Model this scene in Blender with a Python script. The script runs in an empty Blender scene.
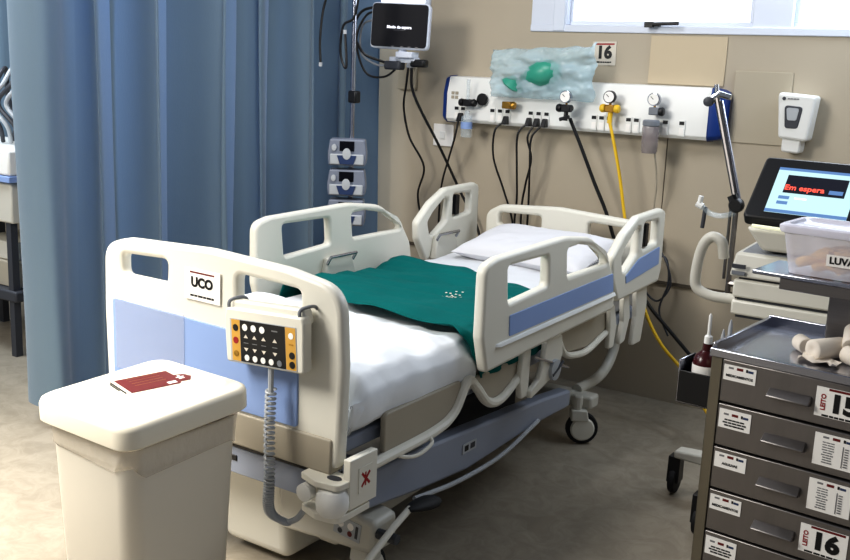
import bpy, math, random
from mathutils import Vector, Matrix, noise
random.seed(7)
C = bpy.context.scene
COL = C.collection
PI = math.pi
V = Vector
W = {}          # world matrices of things and parts

# ---------------------------------------------------------------- materials
def mat(name, col, rough=.5, metal=0., var=.06, scale=8., bump=0., bscale=60., alpha=None, trans=0., emit=None, es=0., ior=1.45, stretch=None, spec=None, sheen=0.):
    m = bpy.data.materials.new(name); m.use_nodes = True
    nt = m.node_tree; N = nt.nodes; L = nt.links
    b = N['Principled BSDF']
    b.inputs['Roughness'].default_value = rough
    b.inputs['Metallic'].default_value = metal
    b.inputs['IOR'].default_value = ior
    if spec is not None: b.inputs['Specular IOR Level'].default_value = spec
    if sheen: b.inputs['Sheen Weight'].default_value = sheen
    tc = N.new('ShaderNodeTexCoord'); mp = N.new('ShaderNodeMapping')
    L.new(tc.outputs['Object'], mp.inputs['Vector'])
    if stretch: mp.inputs['Scale'].default_value = stretch
    nz = N.new('ShaderNodeTexNoise'); nz.inputs['Scale'].default_value = scale; nz.inputs['Detail'].default_value = 4
    L.new(mp.outputs[0], nz.inputs['Vector'])
    mx = N.new('ShaderNodeMix'); mx.data_type = 'RGBA'
    c = V(col[:3])
    a = [max(0, x*(1-var)) for x in c]; d = [min(1, x*(1+var)) for x in c]
    mx.inputs[6].default_value = (*a, 1); mx.inputs[7].default_value = (*d, 1)
    L.new(nz.outputs['Fac'], mx.inputs[0]); L.new(mx.outputs[2], b.inputs['Base Color'])
    if bump:
        nb = N.new('ShaderNodeTexNoise'); nb.inputs['Scale'].default_value = bscale; nb.inputs['Detail'].default_value = 3
        L.new(mp.outputs[0], nb.inputs['Vector'])
        bp = N.new('ShaderNodeBump'); bp.inputs['Strength'].default_value = bump; bp.inputs['Distance'].default_value = .01
        L.new(nb.outputs['Fac'], bp.inputs['Height']); L.new(bp.outputs[0], b.inputs['Normal'])
    if alpha is not None: b.inputs['Alpha'].default_value = alpha
    if trans: b.inputs['Transmission Weight'].default_value = trans
    if emit: b.inputs['Emission Color'].default_value = (*emit, 1); b.inputs['Emission Strength'].default_value = es
    return m

def s(r, g, b):      # sRGB 0-255 to linear
    f = lambda x: (x/255/12.92) if x/255 <= .04045 else ((x/255+.055)/1.055)**2.4
    return (f(r), f(g), f(b))

M = {}
M['cream'] = mat('cream_plastic', s(222,219,207), .38, var=.025, scale=3)
M['cream2'] = mat('greyish_cream_plastic', s(200,197,186), .42, var=.04, scale=4)
M['taupe'] = mat('taupe_trim', s(168,160,144), .5, var=.05)
M['blue'] = mat('blue_plastic', s(140,164,210), .42, var=.04, scale=3)
M['bluedk'] = mat('navy_plastic', s(22,54,120), .4)
M['chassis'] = mat('blue_grey_painted_metal', s(146,153,168), .4, var=.05, scale=5)
M['white'] = mat('white_plastic', s(232,232,228), .4, var=.02)
M['bin'] = mat('ivory_bin_plastic', s(240,233,214), .36, var=.02, scale=2.5)
M['binbody'] = mat('ivory_bin_body', s(226,220,206), .42, var=.03, scale=2.5)
M['sheet'] = mat('white_bed_sheet', s(206,208,212), .9, var=.03, scale=5, bump=.25, bscale=14, sheen=.2)
M['duvet'] = mat('white_blanket', s(232,236,240), .92, var=.02, scale=5, bump=.3, bscale=10, sheen=.2)
M['green'] = mat('green_surgical_cloth', s(4,94,92), .9, var=.22, scale=5, bump=.4, bscale=18, spec=.15)
M['pillow'] = mat('pillow_fabric', s(214,214,218), .9, var=.03, bump=.3, bscale=12)
M['black'] = mat('black_plastic', s(20,20,22), .42, var=.1)
M['blackrub'] = mat('black_rubber', s(26,26,28), .7, var=.1)
M['screen'] = mat('dark_glass', s(8,10,20), .45, var=.1, spec=.15)
M['grey'] = mat('grey_plastic', s(120,124,130), .45)
M['greylt'] = mat('light_grey_plastic', s(176,180,184), .45)
M['greydk'] = mat('dark_grey_plastic', s(62,64,70), .5)
M['pump'] = mat('pump_housing', s(124,130,144), .45, var=.06)
M['navy'] = mat('navy_label', s(40,58,96), .5)
M['steel'] = mat('brushed_steel', s(128,124,122), .34, 1., var=.1, scale=6, stretch=(2,2,26))
M['steel2'] = mat('polished_steel', s(178,180,190), .2, 1., var=.05)
M['steeldr'] = mat('steel_drawer_front', s(130,126,124), .38, .9, var=.12, scale=4, stretch=(10,10,1.5))
M['frame_steel'] = mat('steel_cart_frame', s(128,122,108), .42, .8, var=.08)
M['chrome'] = mat('chrome', s(205,208,212), .12, 1., var=.02)
M['gold'] = mat('amber_panel', s(206,158,70), .45)
M['yellow'] = mat('yellow_hose_plastic', s(226,184,40), .45)
M['brass'] = mat('brass', s(170,130,60), .3, .9)
M['red'] = mat('red_print', s(150,28,30), .5)
M['maroon'] = mat('maroon_sticker', s(104,20,20), .5, var=.08, scale=20)
M['ink'] = mat('black_print', s(14,14,16), .5)
M['greyink'] = mat('grey_print', s(120,120,122), .6)
M['card'] = mat('white_card', s(244,241,236), .55, var=.02)
M['numcard'] = mat('pale_card', s(214,206,192), .55, var=.02)
M['paper'] = mat('beige_panel', s(196,180,152), .5, var=.05, scale=3)
M['paper2'] = mat('pale_beige_panel', s(176,166,146), .5, var=.06, scale=3)
M['alu'] = mat('white_window_frame', s(214,220,232), .4, var=.02)
M['bed_white'] = mat('white_enamel', s(214,212,202), .4, var=.03)
M['clear'] = mat('clear_plastic', s(210,225,232), .12, alpha=.28)
M['jarp'] = mat('cloudy_jar_plastic', s(150,140,140), .2, alpha=.6)
M['film'] = mat('clear_film', s(190,198,215), .12, alpha=.25)
M['bag'] = mat('thin_plastic_bag', s(190,216,224), .12, alpha=.42, bump=1., bscale=12, var=.15, scale=14)
M['tub'] = mat('translucent_tub', s(236,234,244), .3, alpha=.5)
M['lid'] = mat('translucent_lid', s(228,226,238), .3, alpha=.88)
M['resus'] = mat('green_silicone', s(60,150,128), .35, var=.1)
M['glove'] = mat('latex', s(244,196,120), .6, var=.12, scale=30, bump=.5)
M['liner'] = mat('bin_liner_film', s(232,224,210), .3, alpha=.4, bump=.8, bscale=30)
M['bottle'] = mat('dark_red_bottle', s(62,12,16), .25, var=.1)
M['gauze'] = mat('white_gauze', s(224,214,200), .85, var=.05)
M['scr_cyan'] = mat('lit_screen', s(60,70,74), .3, emit=s(186,222,228), es=1.0)
M['scr_blue'] = mat('lit_screen_blue', s(50,70,110), .3, emit=s(110,150,200), es=.6)
M['scr_dark'] = mat('lit_screen_dark', s(22,24,34), .3, emit=s(30,30,44), es=.3)
M['scr_red'] = mat('lit_red_text', s(230,60,50), .3, emit=s(236,104,84), es=.85)
M['scr_white'] = mat('lit_white_text', s(230,230,240), .3, emit=s(230,232,245), es=.9)
M['led'] = mat('led_strip', s(230,230,200), .3, emit=s(225,225,190), es=.5)

def curtain_mat(name, c1, c2):
    m = mat(name, c1, .85, var=.08, scale=3, stretch=(3,3,.3), bump=.15, bscale=150, sheen=.3)
    nt = m.node_tree; b = nt.nodes['Principled BSDF']
    tr = nt.nodes.new('ShaderNodeBsdfTranslucent'); tr.inputs[0].default_value = (*c2, 1)
    ms = nt.nodes.new('ShaderNodeMixShader'); ms.inputs[0].default_value = .34
    out = nt.nodes['Material Output']
    nt.links.new(b.outputs[0], ms.inputs[1]); nt.links.new(tr.outputs[0], ms.inputs[2]); nt.links.new(ms.outputs[0], out.inputs[0])
    return m
M['curtain'] = curtain_mat('blue_curtain_cloth', s(124,145,158), s(88,124,184))

def floor_mat():
    m = mat('speckled_vinyl_floor', s(164,155,140), .34, var=.07, scale=1.6, bump=.02, bscale=40)
    nt = m.node_tree; N = nt.nodes; L = nt.links; b = N['Principled BSDF']
    src = b.inputs['Base Color'].links[0].from_socket
    mp = [n for n in N if n.type == 'MAPPING'][0]
    n2 = N.new('ShaderNodeTexNoise'); n2.inputs['Scale'].default_value = 9; n2.inputs['Detail'].default_value = 8; n2.inputs['Roughness'].default_value = .7; n2.inputs['Distortion'].default_value = 1.2
    L.new(mp.outputs[0], n2.inputs['Vector'])
    cr = N.new('ShaderNodeValToRGB'); cr.color_ramp.elements[0].position = .38; cr.color_ramp.elements[0].color = (.78,.77,.75,1)
    cr.color_ramp.elements[1].position = .62; cr.color_ramp.elements[1].color = (1,1,1,1)
    L.new(n2.outputs['Fac'], cr.inputs[0])
    mu = N.new('ShaderNodeMix'); mu.data_type = 'RGBA'; mu.blend_type = 'MULTIPLY'; mu.inputs[0].default_value = 1
    L.new(src, mu.inputs[6]); L.new(cr.outputs[0], mu.inputs[7]); L.new(mu.outputs[2], b.inputs['Base Color'])
    return m
M['floor'] = floor_mat()
M['wall'] = mat('beige_painted_wall', s(180,169,150), .6, var=.05, scale=1.3, bump=.04, bscale=30)
M['walldk'] = mat('wall_groove', s(84,76,64), .7)

def pane_mat():
    m = bpy.data.materials.new('daylit_window_pane'); m.use_nodes = True
    nt = m.node_tree; N = nt.nodes; L = nt.links; b = N['Principled BSDF']
    b.inputs['Roughness'].default_value = .2
    tc = N.new('ShaderNodeTexCoord'); mp = N.new('ShaderNodeMapping'); mp.inputs['Scale'].default_value = (2,2,5)
    L.new(tc.outputs['Object'], mp.inputs[0])
    nz = N.new('ShaderNodeTexNoise'); nz.inputs['Scale'].default_value = 9; nz.inputs['Detail'].default_value = 5
    L.new(mp.outputs[0], nz.inputs['Vector'])
    cr = N.new('ShaderNodeValToRGB'); e = cr.color_ramp.elements
    e[0].position = .33; e[0].color = (.66,.76,.86,1); e[1].position = .52; e[1].color = (.93,.96,1,1)
    L.new(nz.outputs['Fac'], cr.inputs[0]); L.new(cr.outputs[0], b.inputs['Emission Color'])
    b.inputs['Emission Strength'].default_value = 1.25; b.inputs['Base Color'].default_value = (.3,.33,.36,1)
    return m
M['pane'] = pane_mat()

# ---------------------------------------------------------------- mesh builder
class MB:
    def __init__(s_): s_.v = []; s_.f = []; s_.m = []; s_.mats = []
    def mi(s_, m):
        m = M[m] if isinstance(m, str) else m
        if m not in s_.mats: s_.mats.append(m)
        return s_.mats.index(m)
    def add(s_, vs, fs, m, X=None):
        o = len(s_.v); k = s_.mi(m)
        for p in vs:
            p = V(p); s_.v.append(X @ p if X else p)
        for f in fs: s_.f.append(tuple(i+o for i in f)); s_.m.append(k)
        return s_
    def box(s_, a, b, m, X=None):
        (x0,y0,z0),(x1,y1,z1) = a, b
        vs = [(x,y,z) for z in (z0,z1) for y in (y0,y1) for x in (x0,x1)]
        return s_.add(vs, [(0,2,3,1),(4,5,7,6),(0,1,5,4),(2,6,7,3),(0,4,6,2),(1,3,7,5)], m, X)
    def cbox(s_, c, d, m, X=None):
        return s_.box([c[i]-d[i]/2 for i in range(3)], [c[i]+d[i]/2 for i in range(3)], m, X)
    def hexa(s_, bot, top, m, X=None):     # four bottom and four top corners
        return s_.add(list(bot)+list(top), [(3,2,1,0),(4,5,6,7),(0,1,5,4),(1,2,6,5),(2,3,7,6),(3,0,4,7)], m, X)
    def tube(s_, pts, r, m, n=10, X=None, cap=True):
        pts = [V(p) for p in pts]; rs = r if isinstance(r, (list,tuple)) else [r]*len(pts)
        vs = []; fs = []; up = None
        for i, p in enumerate(pts):
            t = (pts[min(i+1,len(pts)-1)] - pts[max(i-1,0)]).normalized()
            if up is None:
                up = V((0,0,1)) if abs(t.z) < .9 else V((1,0,0))
            a = (up - t*up.dot(t)).normalized(); b = t.cross(a); up = a
            for k in range(n):
                q = 2*PI*k/n; vs.append(p + (a*math.cos(q)+b*math.sin(q))*rs[i])
        for i in range(len(pts)-1):
            for k in range(n):
                fs.append((i*n+k, i*n+(k+1)%n, (i+1)*n+(k+1)%n, (i+1)*n+k))
        if cap: fs.append(tuple(range(n))[::-1]); fs.append(tuple(range((len(pts)-1)*n, len(pts)*n)))
        return s_.add(vs, fs, m, X)
    def lathe(s_, prof, m, X=None, n=20):  # (radius, z)
        vs = []; fs = []
        for r_, z in prof:
            for k in range(n):
                q = 2*PI*k/n; vs.append((r_*math.cos(q), r_*math.sin(q), z))
        for i in range(len(prof)-1):
            for k in range(n): fs.append((i*n+k, i*n+(k+1)%n, (i+1)*n+(k+1)%n, (i+1)*n+k))
        fs.append(tuple(range(n))[::-1]); fs.append(tuple(range((len(prof)-1)*n, len(prof)*n)))
        return s_.add(vs, fs, m, X)
    def prism(s_, poly, h0, h1, m, X=None):  # polygon in local xy (ccw), extruded along local z
        n = len(poly)
        vs = [(x,y,h0) for x,y in poly]+[(x,y,h1) for x,y in poly]
        fs = [tuple(range(n))[::-1], tuple(range(n,2*n))]+[(i,(i+1)%n,(i+1)%n+n,i+n) for i in range(n)]
        return s_.add(vs, fs, m, X)
    def mesh(s_, me, m, X=None):
        return s_.add([v.co for v in me.vertices], [tuple(p.vertices) for p in me.polygons], m, X)
    def build(s_, name, parent=None, bevel=0., seg=2, smooth=35, local=False, base=False, sub=0):
        inv = Matrix.Identity(4)
        if parent is not None and not local: inv = W[parent].inverted()
        vs = [inv @ v for v in s_.v]
        lo = V([min(v[i] for v in vs) for i in range(3)]); hi = V([max(v[i] for v in vs) for i in range(3)])
        c = (lo+hi)/2
        if parent is None or base: c.z = lo.z
        me = bpy.data.meshes.new(name)
        me.from_pydata([v-c for v in vs], [], s_.f)
        for m in s_.mats: me.materials.append(m)
        me.polygons.foreach_set('material_index', s_.m)
        if smooth:
            me.polygons.foreach_set('use_smooth', [True]*len(s_.f))
            me.set_sharp_from_angle(angle=math.radians(smooth))
        me.update()
        o = bpy.data.objects.new(name, me); COL.objects.link(o); o.location = c
        if parent is not None:
            o.parent = parent; W[o] = W[parent] @ Matrix.Translation(c)
        else: W[o] = Matrix.Translation(c)
        if bevel:
            b = o.modifiers.new('bevel', 'BEVEL'); b.width = bevel; b.segments = seg; b.limit_method = 'ANGLE'
            b.angle_limit = math.radians(38); b.harden_normals = False; b.use_clamp_overlap = True
        if sub:
            b = o.modifiers.new('sub', 'SUBSURF'); b.levels = sub; b.render_levels = sub
        return o

def frame(o, U, Vv):
    U = V(U).normalized(); Vv = V(Vv); Vv = (Vv-U*U.dot(Vv)).normalized(); N = U.cross(Vv)
    m = Matrix.Identity(4)
    for i in range(3): m[i][0] = U[i]; m[i][1] = Vv[i]; m[i][2] = N[i]; m[i][3] = o[i]
    return m
def XZ(y): return frame((0,y,0), (1,0,0), (0,0,1))      # local (x,z) plane, normal toward -y
def YZ(x): return frame((x,0,0), (0,1,0), (0,0,1))      # local (y,z) plane, normal toward +x

def thing(name, label, cat, loc=(0,0,0), rotz=0, group=None):
    o = bpy.data.objects.new(name, None); COL.objects.link(o)
    o.empty_display_size = .1
    o.location = loc; o.rotation_euler = (0,0,rotz)
    W[o] = Matrix.Translation(loc) @ Matrix.Rotation(rotz, 4, 'Z')
    return tag(o, label, cat, group)
def tag(o, label=None, cat=None, group=None, kind=None):
    if label: o['label'] = label
    if cat: o['category'] = cat
    if group: o['group'] = group
    if kind: o['kind'] = kind
    return o
def kids(o): return [c for c in bpy.data.objects if c.parent == o]
def copy_tree(o, parent=None):
    ch = kids(o); c = o.copy(); COL.objects.link(c); c.parent = parent
    for k in ch: copy_tree(k, c)
    return c

def arc(c, r, a0, a1, n=8):
    return [(c[0]+r*math.cos(math.radians(a0+(a1-a0)*i/n)), c[1]+r*math.sin(math.radians(a0+(a1-a0)*i/n))) for i in range(n+1)]
def rnd(poly, r=.02, n=5):        # round the corners of a polygon
    out = []; k = len(poly)
    for i in range(k):
        p = V(poly[i][:2]); rr = poly[i][2] if len(poly[i]) > 2 else r
        a = V(poly[i-1][:2])-p; b = V(poly[(i+1)%k][:2])-p
        la, lb = a.length, b.length; a.normalize(); b.normalize()
        ang = a.angle(b)
        if rr <= 0 or ang > PI-.03: out.append((p.x,p.y)); continue
        d = min(rr/math.tan(ang/2), la*.49, lb*.49)
        p0 = p+a*d; p2 = p+b*d
        for j in range(n+1):
            t = j/n; q = p0*(1-t)**2+p*2*t*(1-t)+p2*t*t; out.append((q.x,q.y))
    return out
def curve_mesh(loops, ext, bev=0., res=2):
    cu = bpy.data.curves.new('c', 'CURVE'); cu.dimensions = '2D'; cu.fill_mode = 'BOTH'
    cu.extrude = max(ext-bev, .0001); cu.bevel_depth = bev; cu.bevel_resolution = res; cu.offset = -bev
    for lp in loops:
        sp = cu.splines.new('POLY'); sp.points.add(len(lp)-1)
        for i, p in enumerate(lp): sp.points[i].co = (p[0], p[1], 0, 1)
        sp.use_cyclic_u = True
    return tomesh(cu)
def tomesh(cu):
    ob = bpy.data.objects.new('tmp', cu); COL.objects.link(ob)
    dg = bpy.context.evaluated_depsgraph_get(); dg.update()
    me = bpy.data.meshes.new_from_object(ob.evaluated_get(dg))
    bpy.data.objects.remove(ob); bpy.data.curves.remove(cu)
    return me
def text_mesh(body, size, bold=.0, ax='CENTER', ay='CENTER', sx=1.):
    cu = bpy.data.curves.new('t', 'FONT'); cu.body = body; cu.size = size; cu.align_x = ax; cu.align_y = ay
    cu.offset = bold; cu.extrude = .0002; cu.resolution_u = 3
    me = tomesh(cu)
    if sx != 1:
        for v in me.vertices: v.co.x *= sx
    return me
def plate(name, loops, th, bev, m, X, parent=None, **k):
    b = MB(); b.mesh(curve_mesh(loops, th/2, bev), m, X)
    return b.build(name, parent, smooth=50, **k)
def card(name, X, w, h, els, parent=None, base='card', th=.002, local=False):
    """flat label: X maps local (u,v) with the label's centre at 0; elements are drawn on its face"""
    b = MB(); b.box((-w/2,-h/2,0), (w/2,h/2,th), base, X)
    for i, e in enumerate(els):
        if e[0] == 'r': _, u, v, ww, hh, mm = e; b.box((u-ww/2,v-hh/2,th*.5), (u+ww/2,v+hh/2,th+.0004+.00004*i), mm, X)
        elif e[0] == 'c':
            _, u, v, r_, mm = e; b.prism([(u+r_*math.cos(q*PI/6), v+r_*math.sin(q*PI/6)) for q in range(12)], th*.5, th+.0006+.00004*i, mm, X)
        elif e[0] == 'p': b.prism(e[1], th*.5, th+.0005+.00004*i, e[2], X)
        else:
            _, t, u, v, sz, mm = e[:6]; bold = e[6] if len(e) > 6 else 0; rot = e[7] if len(e) > 7 else 0; sx = e[8] if len(e) > 8 else 1
            b.mesh(text_mesh(t, sz, bold, sx=sx), mm, X @ Matrix.Translation((u,v,th+.001)) @ Matrix.Rotation(rot, 4, 'Z'))
    return b.build(name, parent, smooth=0, local=local)
def scrib(u, v, w, h=.003, m='greyink', n=5):       # a line of unreadable small print
    o = []; x = u-w/2; k = 0
    while x < u+w/2-.001:
        L = min(w/n*random.uniform(.5,1.1), u+w/2-x); o.append(('r', x+L/2, v, L*.86, h, m)); x += L; k += 1
    return o
def bez(pts, n=8):              # Catmull-Rom through the points
    P = [V(p) for p in pts]; P = [P[0]*2-P[1]]+P+[P[-1]*2-P[-2]]; out = []
    for i in range(1, len(P)-2):
        a,b,c,d = P[i-1:i+3]
        for j in range(n):
            t = j/n; out.append(.5*((2*b)+(c-a)*t+(2*a-5*b+4*c-d)*t*t+(3*b-a-3*c+d)*t**3))
    out.append(P[-2]); return out

# ================================================================ SETTING
def struct(b, name, **k): o = b.build(name, **k); o['kind'] = 'structure'; return o
struct(MB().box((-8,-1.2,-.1), (2.6,4.72,0), 'floor'), 'floor')
WX0, WX1, WZ0 = -2.50, 0.9, 1.80
wb = MB()
wb.box((-8,4.7,0), (2.6,4.86,WZ0), 'wall'); wb.box((-8,4.7,WZ0), (WX0+.02,4.86,3.0), 'wall')
wb.box((WX0,4.7,2.45), (2.6,4.86,3.0), 'wall'); wb.box((WX1,4.7,WZ0), (2.6,4.86,2.45), 'wall')
struct(wb, 'wall_back')
tr = struct(MB().box((-1.95,4.688,.596), (2.5,4.7,.612), 'walldk').box((-8,4.688,.596), (-2.55,4.7,.612), 'walldk'), 'trim_1')
# window: outer frame, sashes, panes
wf = MB()
wf.box((WX0,4.69,WZ0-.0), (WX1,4.85,WZ0+.035), 'alu').box((WX0,4.72,2.41), (WX1,4.8,2.45), 'alu').box((WX0,4.70,WZ0), (WX0+.05,4.8,2.45), 'alu')
wf.box((WX0,4.695,WZ0+.03), (-2.30,4.8,2.42), 'alu').box((-2.37,4.684,WZ0+.004), (-2.306,4.8,2.448), 'alu').box((-1.375,4.70,WZ0), (-1.20,4.8,2.45), 'alu').box((-.3,4.70,WZ0), (-.15,4.8,2.45), 'alu').box((WX1-.05,4.7,WZ0), (WX1,4.8,2.45), 'alu')
win = struct(wf, 'window_1', bevel=.004)
for a, b_ in ((-2.31,-1.375), (-1.20,-.3), (-.15,.85)):
    sa = MB(); e = .022
    sa.box((a,4.735,WZ0+.035), (b_,4.765,WZ0+.035+e), 'alu').box((a,4.735,2.41-e), (b_,4.765,2.41), 'alu').box((a,4.735,WZ0+.035+e), (a+e,4.765,2.41-e), 'alu').box((b_-e,4.735,WZ0+.035+e), (b_,4.765,2.41-e), 'alu')
    so = sa.build('window_sash', win, bevel=.003)
    MB().box((a+e,4.747,WZ0+.035+e), (b_-e,4.753,2.41-e), 'pane').build('window_pane', so)
wh = MB(); wh.box((-1.85,4.66,1.832), (-1.80,4.69,1.85), 'black'); wh.tube([(-1.87,4.655,1.84),(-1.70,4.65,1.846)], .008, 'black'); wh.box((-1.87,4.648,1.826), (-1.825,4.665,1.852), 'black')
wh.build('window_handle', win, bevel=.003)
w2 = struct(MB().box((-3.55,4.68,1.925), (-3.12,4.70,2.45), 'alu'), 'window_2', bevel=.004)
MB().box((-3.52,4.672,1.935), (-3.15,4.681,2.43), 'pane').build('window_pane', w2)
# seams of the wall boards
sm = MB()
for x, z0, z1 in ((-1.72,.61,1.31),): sm.box((x-.0018,4.697,z0), (x+.0018,4.70,z1), 'walldk')
struct(sm, 'trim_2')

# ================================================================ BED
bed = thing('hospital_bed', 'cream and blue electric hospital bed with raised slotted side rails', 'bed', (-2.08,3.2,0))
# footboard
outer = rnd([(-2.555,.50,.03), (-2.565,.80,.1), (-2.56,1.012,.075), (-2.46,1.042,.2), (-2.1,1.056,.4), (-1.80,1.042,.3), (-1.605,1.012,.10), (-1.592,.80,.1), (-1.60,.50,.03)], n=7)
oL = rnd([(-2.475,.925), (-2.275,.925), (-2.27,1.000), (-2.475,.992)], .022)[::-1]
oR = rnd([(-1.985,.905), (-1.745,.905), (-1.745,.990), (-1.985,1.000)], .022)[::-1]
fb = plate('footboard', [outer, oL, oR], .045, .014, 'cream', XZ(2.06), bed)
bo = rnd([(-2.515,.595), (-1.745,.595), (-1.745,.825), (-2.515,.845)], .012)
plate('blue_panel', [bo], .01, .002, 'blue', XZ(2.036), fb)
MB().box((-2.50,2.028,.62), (-2.19,2.0305,.845), 'film').build('document_sleeve', fb)['label'] = 'clear plastic document sleeve'
bp = MB(); bp.box((-2.54,2.03,.485), (-1.62,2.09,.588), 'taupe'); bp.box((-2.54,2.045,.468), (-1.62,2.09,.486), 'black')
bp.build('lower_crossbar', bed, bevel=.006)
cb = MB(); cb.box((-2.50,2.05,.385), (-1.66,2.22,.468), 'chassis'); cb.box((-2.06,2.047,.425), (-1.99,2.052,.443), 'black')
cb.build('foot_chassis_cover', bed, bevel=.01)
# corner bumpers with roller wheels
def corner(sx):
    x = -1.60 if sx > 0 else -2.56
    X = Matrix.Translation((x,2.03,0)) @ Matrix.Diagonal((sx,1,1,1))
    def pr(poly, z0, z1, b):
        q = MB(); q.prism(poly, z0, z1, 'cream', X)
        if sx < 0: q.f = [f[::-1] for f in q.f]
        q.v = [V(v) for v in q.v]; o_ = len(b.v); k = b.mi('cream')
        b.v += q.v; b.f += [tuple(i+o_ for i in f) for f in q.f]; b.m += [k]*len(q.f)
    b = MB()
    top = rnd([(-.10,-.03), (-.03,-.055,.03), (.045,-.045,.04), (.047,.0,.02), (.047,.105,.01), (.034,.105,.01), (.04,.03,.02), (-.10,.045)], .01)
    pr(top, .468, .486, b); pr([(p[0]*.97, p[1]*.97) for p in top], .372, .392, b)
    pr(rnd([(.026,.0),(.050,.0),(.050,.125),(.026,.125)], .003), .40, .545, b)
    pr([(-.098,.002),(.032,.002),(.032,.044),(-.098,.044)], .385, .475, b)
    o = b.build('corner_bumper', bed, bevel=.005)
    MB().lathe([(.024,0),(.024,.002),(.018,.003)], 'greydk', X @ Matrix.Translation((.002,-.008,.4855)) @ Matrix.Diagonal((1,.6,1,1)), 18).build('pin_hole', o)
    w = MB().lathe([(.018,.385),(.036,.390),(.045,.405),(.047,.425),(.045,.445),(.036,.460),(.018,.466)], 'white', X @ Matrix.Translation((.008,-.022,0)), 26)
    w.build('roller_wheel', o)
    w2 = MB().lathe([(.012,-.016),(.026,-.012),(.026,.012),(.012,.016)], 'white', X @ Matrix.Translation((-.075,-.035,.435)) @ Matrix.Rotation(PI/2, 4, 'X'), 18); w2.build('roller_wheel', o)
    if sx > 0:
        Xs = frame((x+.0503,2.098,.475), (0,1,0), (0,0,1))
        card('warning_sticker', Xs, .06, .075, [('p', [(-.020,-.017),(-.015,-.023),(.022,.015),(.016,.021)], 'red'), ('p', [(.016,-.021),(.022,-.015),(-.015,.023),(-.020,.017)], 'red'), ('r',0,0,.006,.04,'red')], o, base='cream')
corner(1); corner(-1)
# headboard
ho = rnd([(-2.50,.60,.03), (-2.50,.90,.06), (-2.42,.945,.1), (-2.1,.965,.3), (-1.74,.945,.1), (-1.66,.90,.06), (-1.66,.60,.03)], n=6)
h1 = rnd([(-2.425,.845), (-2.19,.845), (-2.19,.912), (-2.425,.905)], .02)[::-1]
h2 = rnd([(-1.94,.845), (-1.73,.845), (-1.73,.905), (-1.94,.912)], .02)[::-1]
plate('headboard', [ho, h1, h2], .045, .014, 'cream', XZ(4.36), bed)

# side rails.  s = +1 near (right) side, -1 far side
def rail_foot(x, sgn, dy):
    o_ = rnd([(2.715,.635,.02), (2.675,.76,.05), (2.675,.995,.055), (2.76,1.012,.1), (3.25,1.022,.5), (3.47,.995,.2), (3.64,.90,.16), (3.715,.80,.1), (3.745,.665,.03), (3.30,.655,.3)], n=7)
    a = rnd([(2.84,.845), (3.125,.862), (3.115,.972), (2.825,.975)], .018)[::-1]
    b = rnd([(3.28,.868), (3.645,.868,.03), (3.60,.915,.05), (3.50,.957,.06), (3.37,.980,.05), (3.265,.976)], .018)[::-1]
    o_, a, b = [[(y+dy, z) for y, z in L_] for L_ in (o_, a, b)]
    r_ = plate('side_rail', [o_, a, b], .04, .013, 'cream', YZ(x), bed)
    bl = rnd([(2.852+dy,.733), (3.712+dy,.745), (3.694+dy,.822), (2.846+dy,.806)], .008)
    plate('blue_panel', [bl], .006, .002, 'blue', YZ(x+sgn*.0205), r_)
    lip = MB(); lip.hexa([(x+sgn*.018,2.76+dy,.712),(x+sgn*.034,2.78+dy,.712),(x+sgn*.034,3.72+dy,.728),(x+sgn*.018,3.735+dy,.728)], [(x+sgn*.018,2.76+dy,.724),(x+sgn*.026,2.78+dy,.724),(x+sgn*.026,3.72+dy,.740),(x+sgn*.018,3.735+dy,.740)], 'white')
    lip.build('rail_lip', r_, bevel=.002)
    return r_
def rail_head(x, sgn, dy):
    o_ = rnd([(3.775,.69,.02), (3.70,.80,.05), (3.69,.885,.04), (3.80,.97,.08), (3.93,1.028,.09), (4.20,1.036,.03), (4.245,1.02,.03), (4.25,.76,.04), (4.225,.705,.02)], n=7)
    a = rnd([(3.80,.815), (3.835,.805,.01), (3.945,.868,.02), (3.965,.975,.02), (3.93,.985,.03), (3.82,.915,.04), (3.78,.875,.02)], .018)[::-1]
    b = rnd([(4.0,.875), (4.165,.890), (4.165,.99), (4.0,.992)], .018)[::-1]
    o_, a, b = [[(y+dy, z) for y, z in L_] for L_ in (o_, a, b)]
    r_ = plate('side_rail', [o_, a, b], .04, .013, 'cream', YZ(x), bed)
    bl = rnd([(3.84+dy,.757), (4.20+dy,.79), (4.195+dy,.868), (3.96+dy,.845), (3.83+dy,.790)], .006)
    plate('blue_panel', [bl], .006, .002, 'blue', YZ(x+sgn*.0205), r_)
    bt = MB().cbox((x, 4.05+dy, .935), (.03,.035,.10), 'black')
    bt.build('rail_controls', r_, bevel=.004)
    return r_
RN, RF = -1.55, -2.61
rail_foot(RN, 1, 0); rail_head(RN, 1, 0)
rail_foot(RF, -1, .09); rail_head(RF, -1, .17)
# latches inside the far rails
for y0, y1, z0 in ((3.14,3.36,.735), (3.97,4.19,.735)):
    b = MB(); x = RF+.03
    b.hexa([(x-.01,y0,z0-.04),(x+.03,y0,z0-.04),(x+.03,y1,z0-.04),(x-.01,y1,z0-.04)], [(x-.01,y0+.03,z0+.075),(x+.012,y0+.03,z0+.075),(x+.012,y1-.03,z0+.075),(x-.01,y1-.03,z0+.075)], 'cream2')
    o = b.build('latch_plate', bed, bevel=.008)
    h = MB().tube([(x+.012,y0+.03,z0+.05),(x+.03,y0+.03,z0+.08),(x+.03,y1-.02,z0+.08),(x+.012,y1-.02,z0+.05)], .007, 'steel2'); h.build('release_handle', o)
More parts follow.
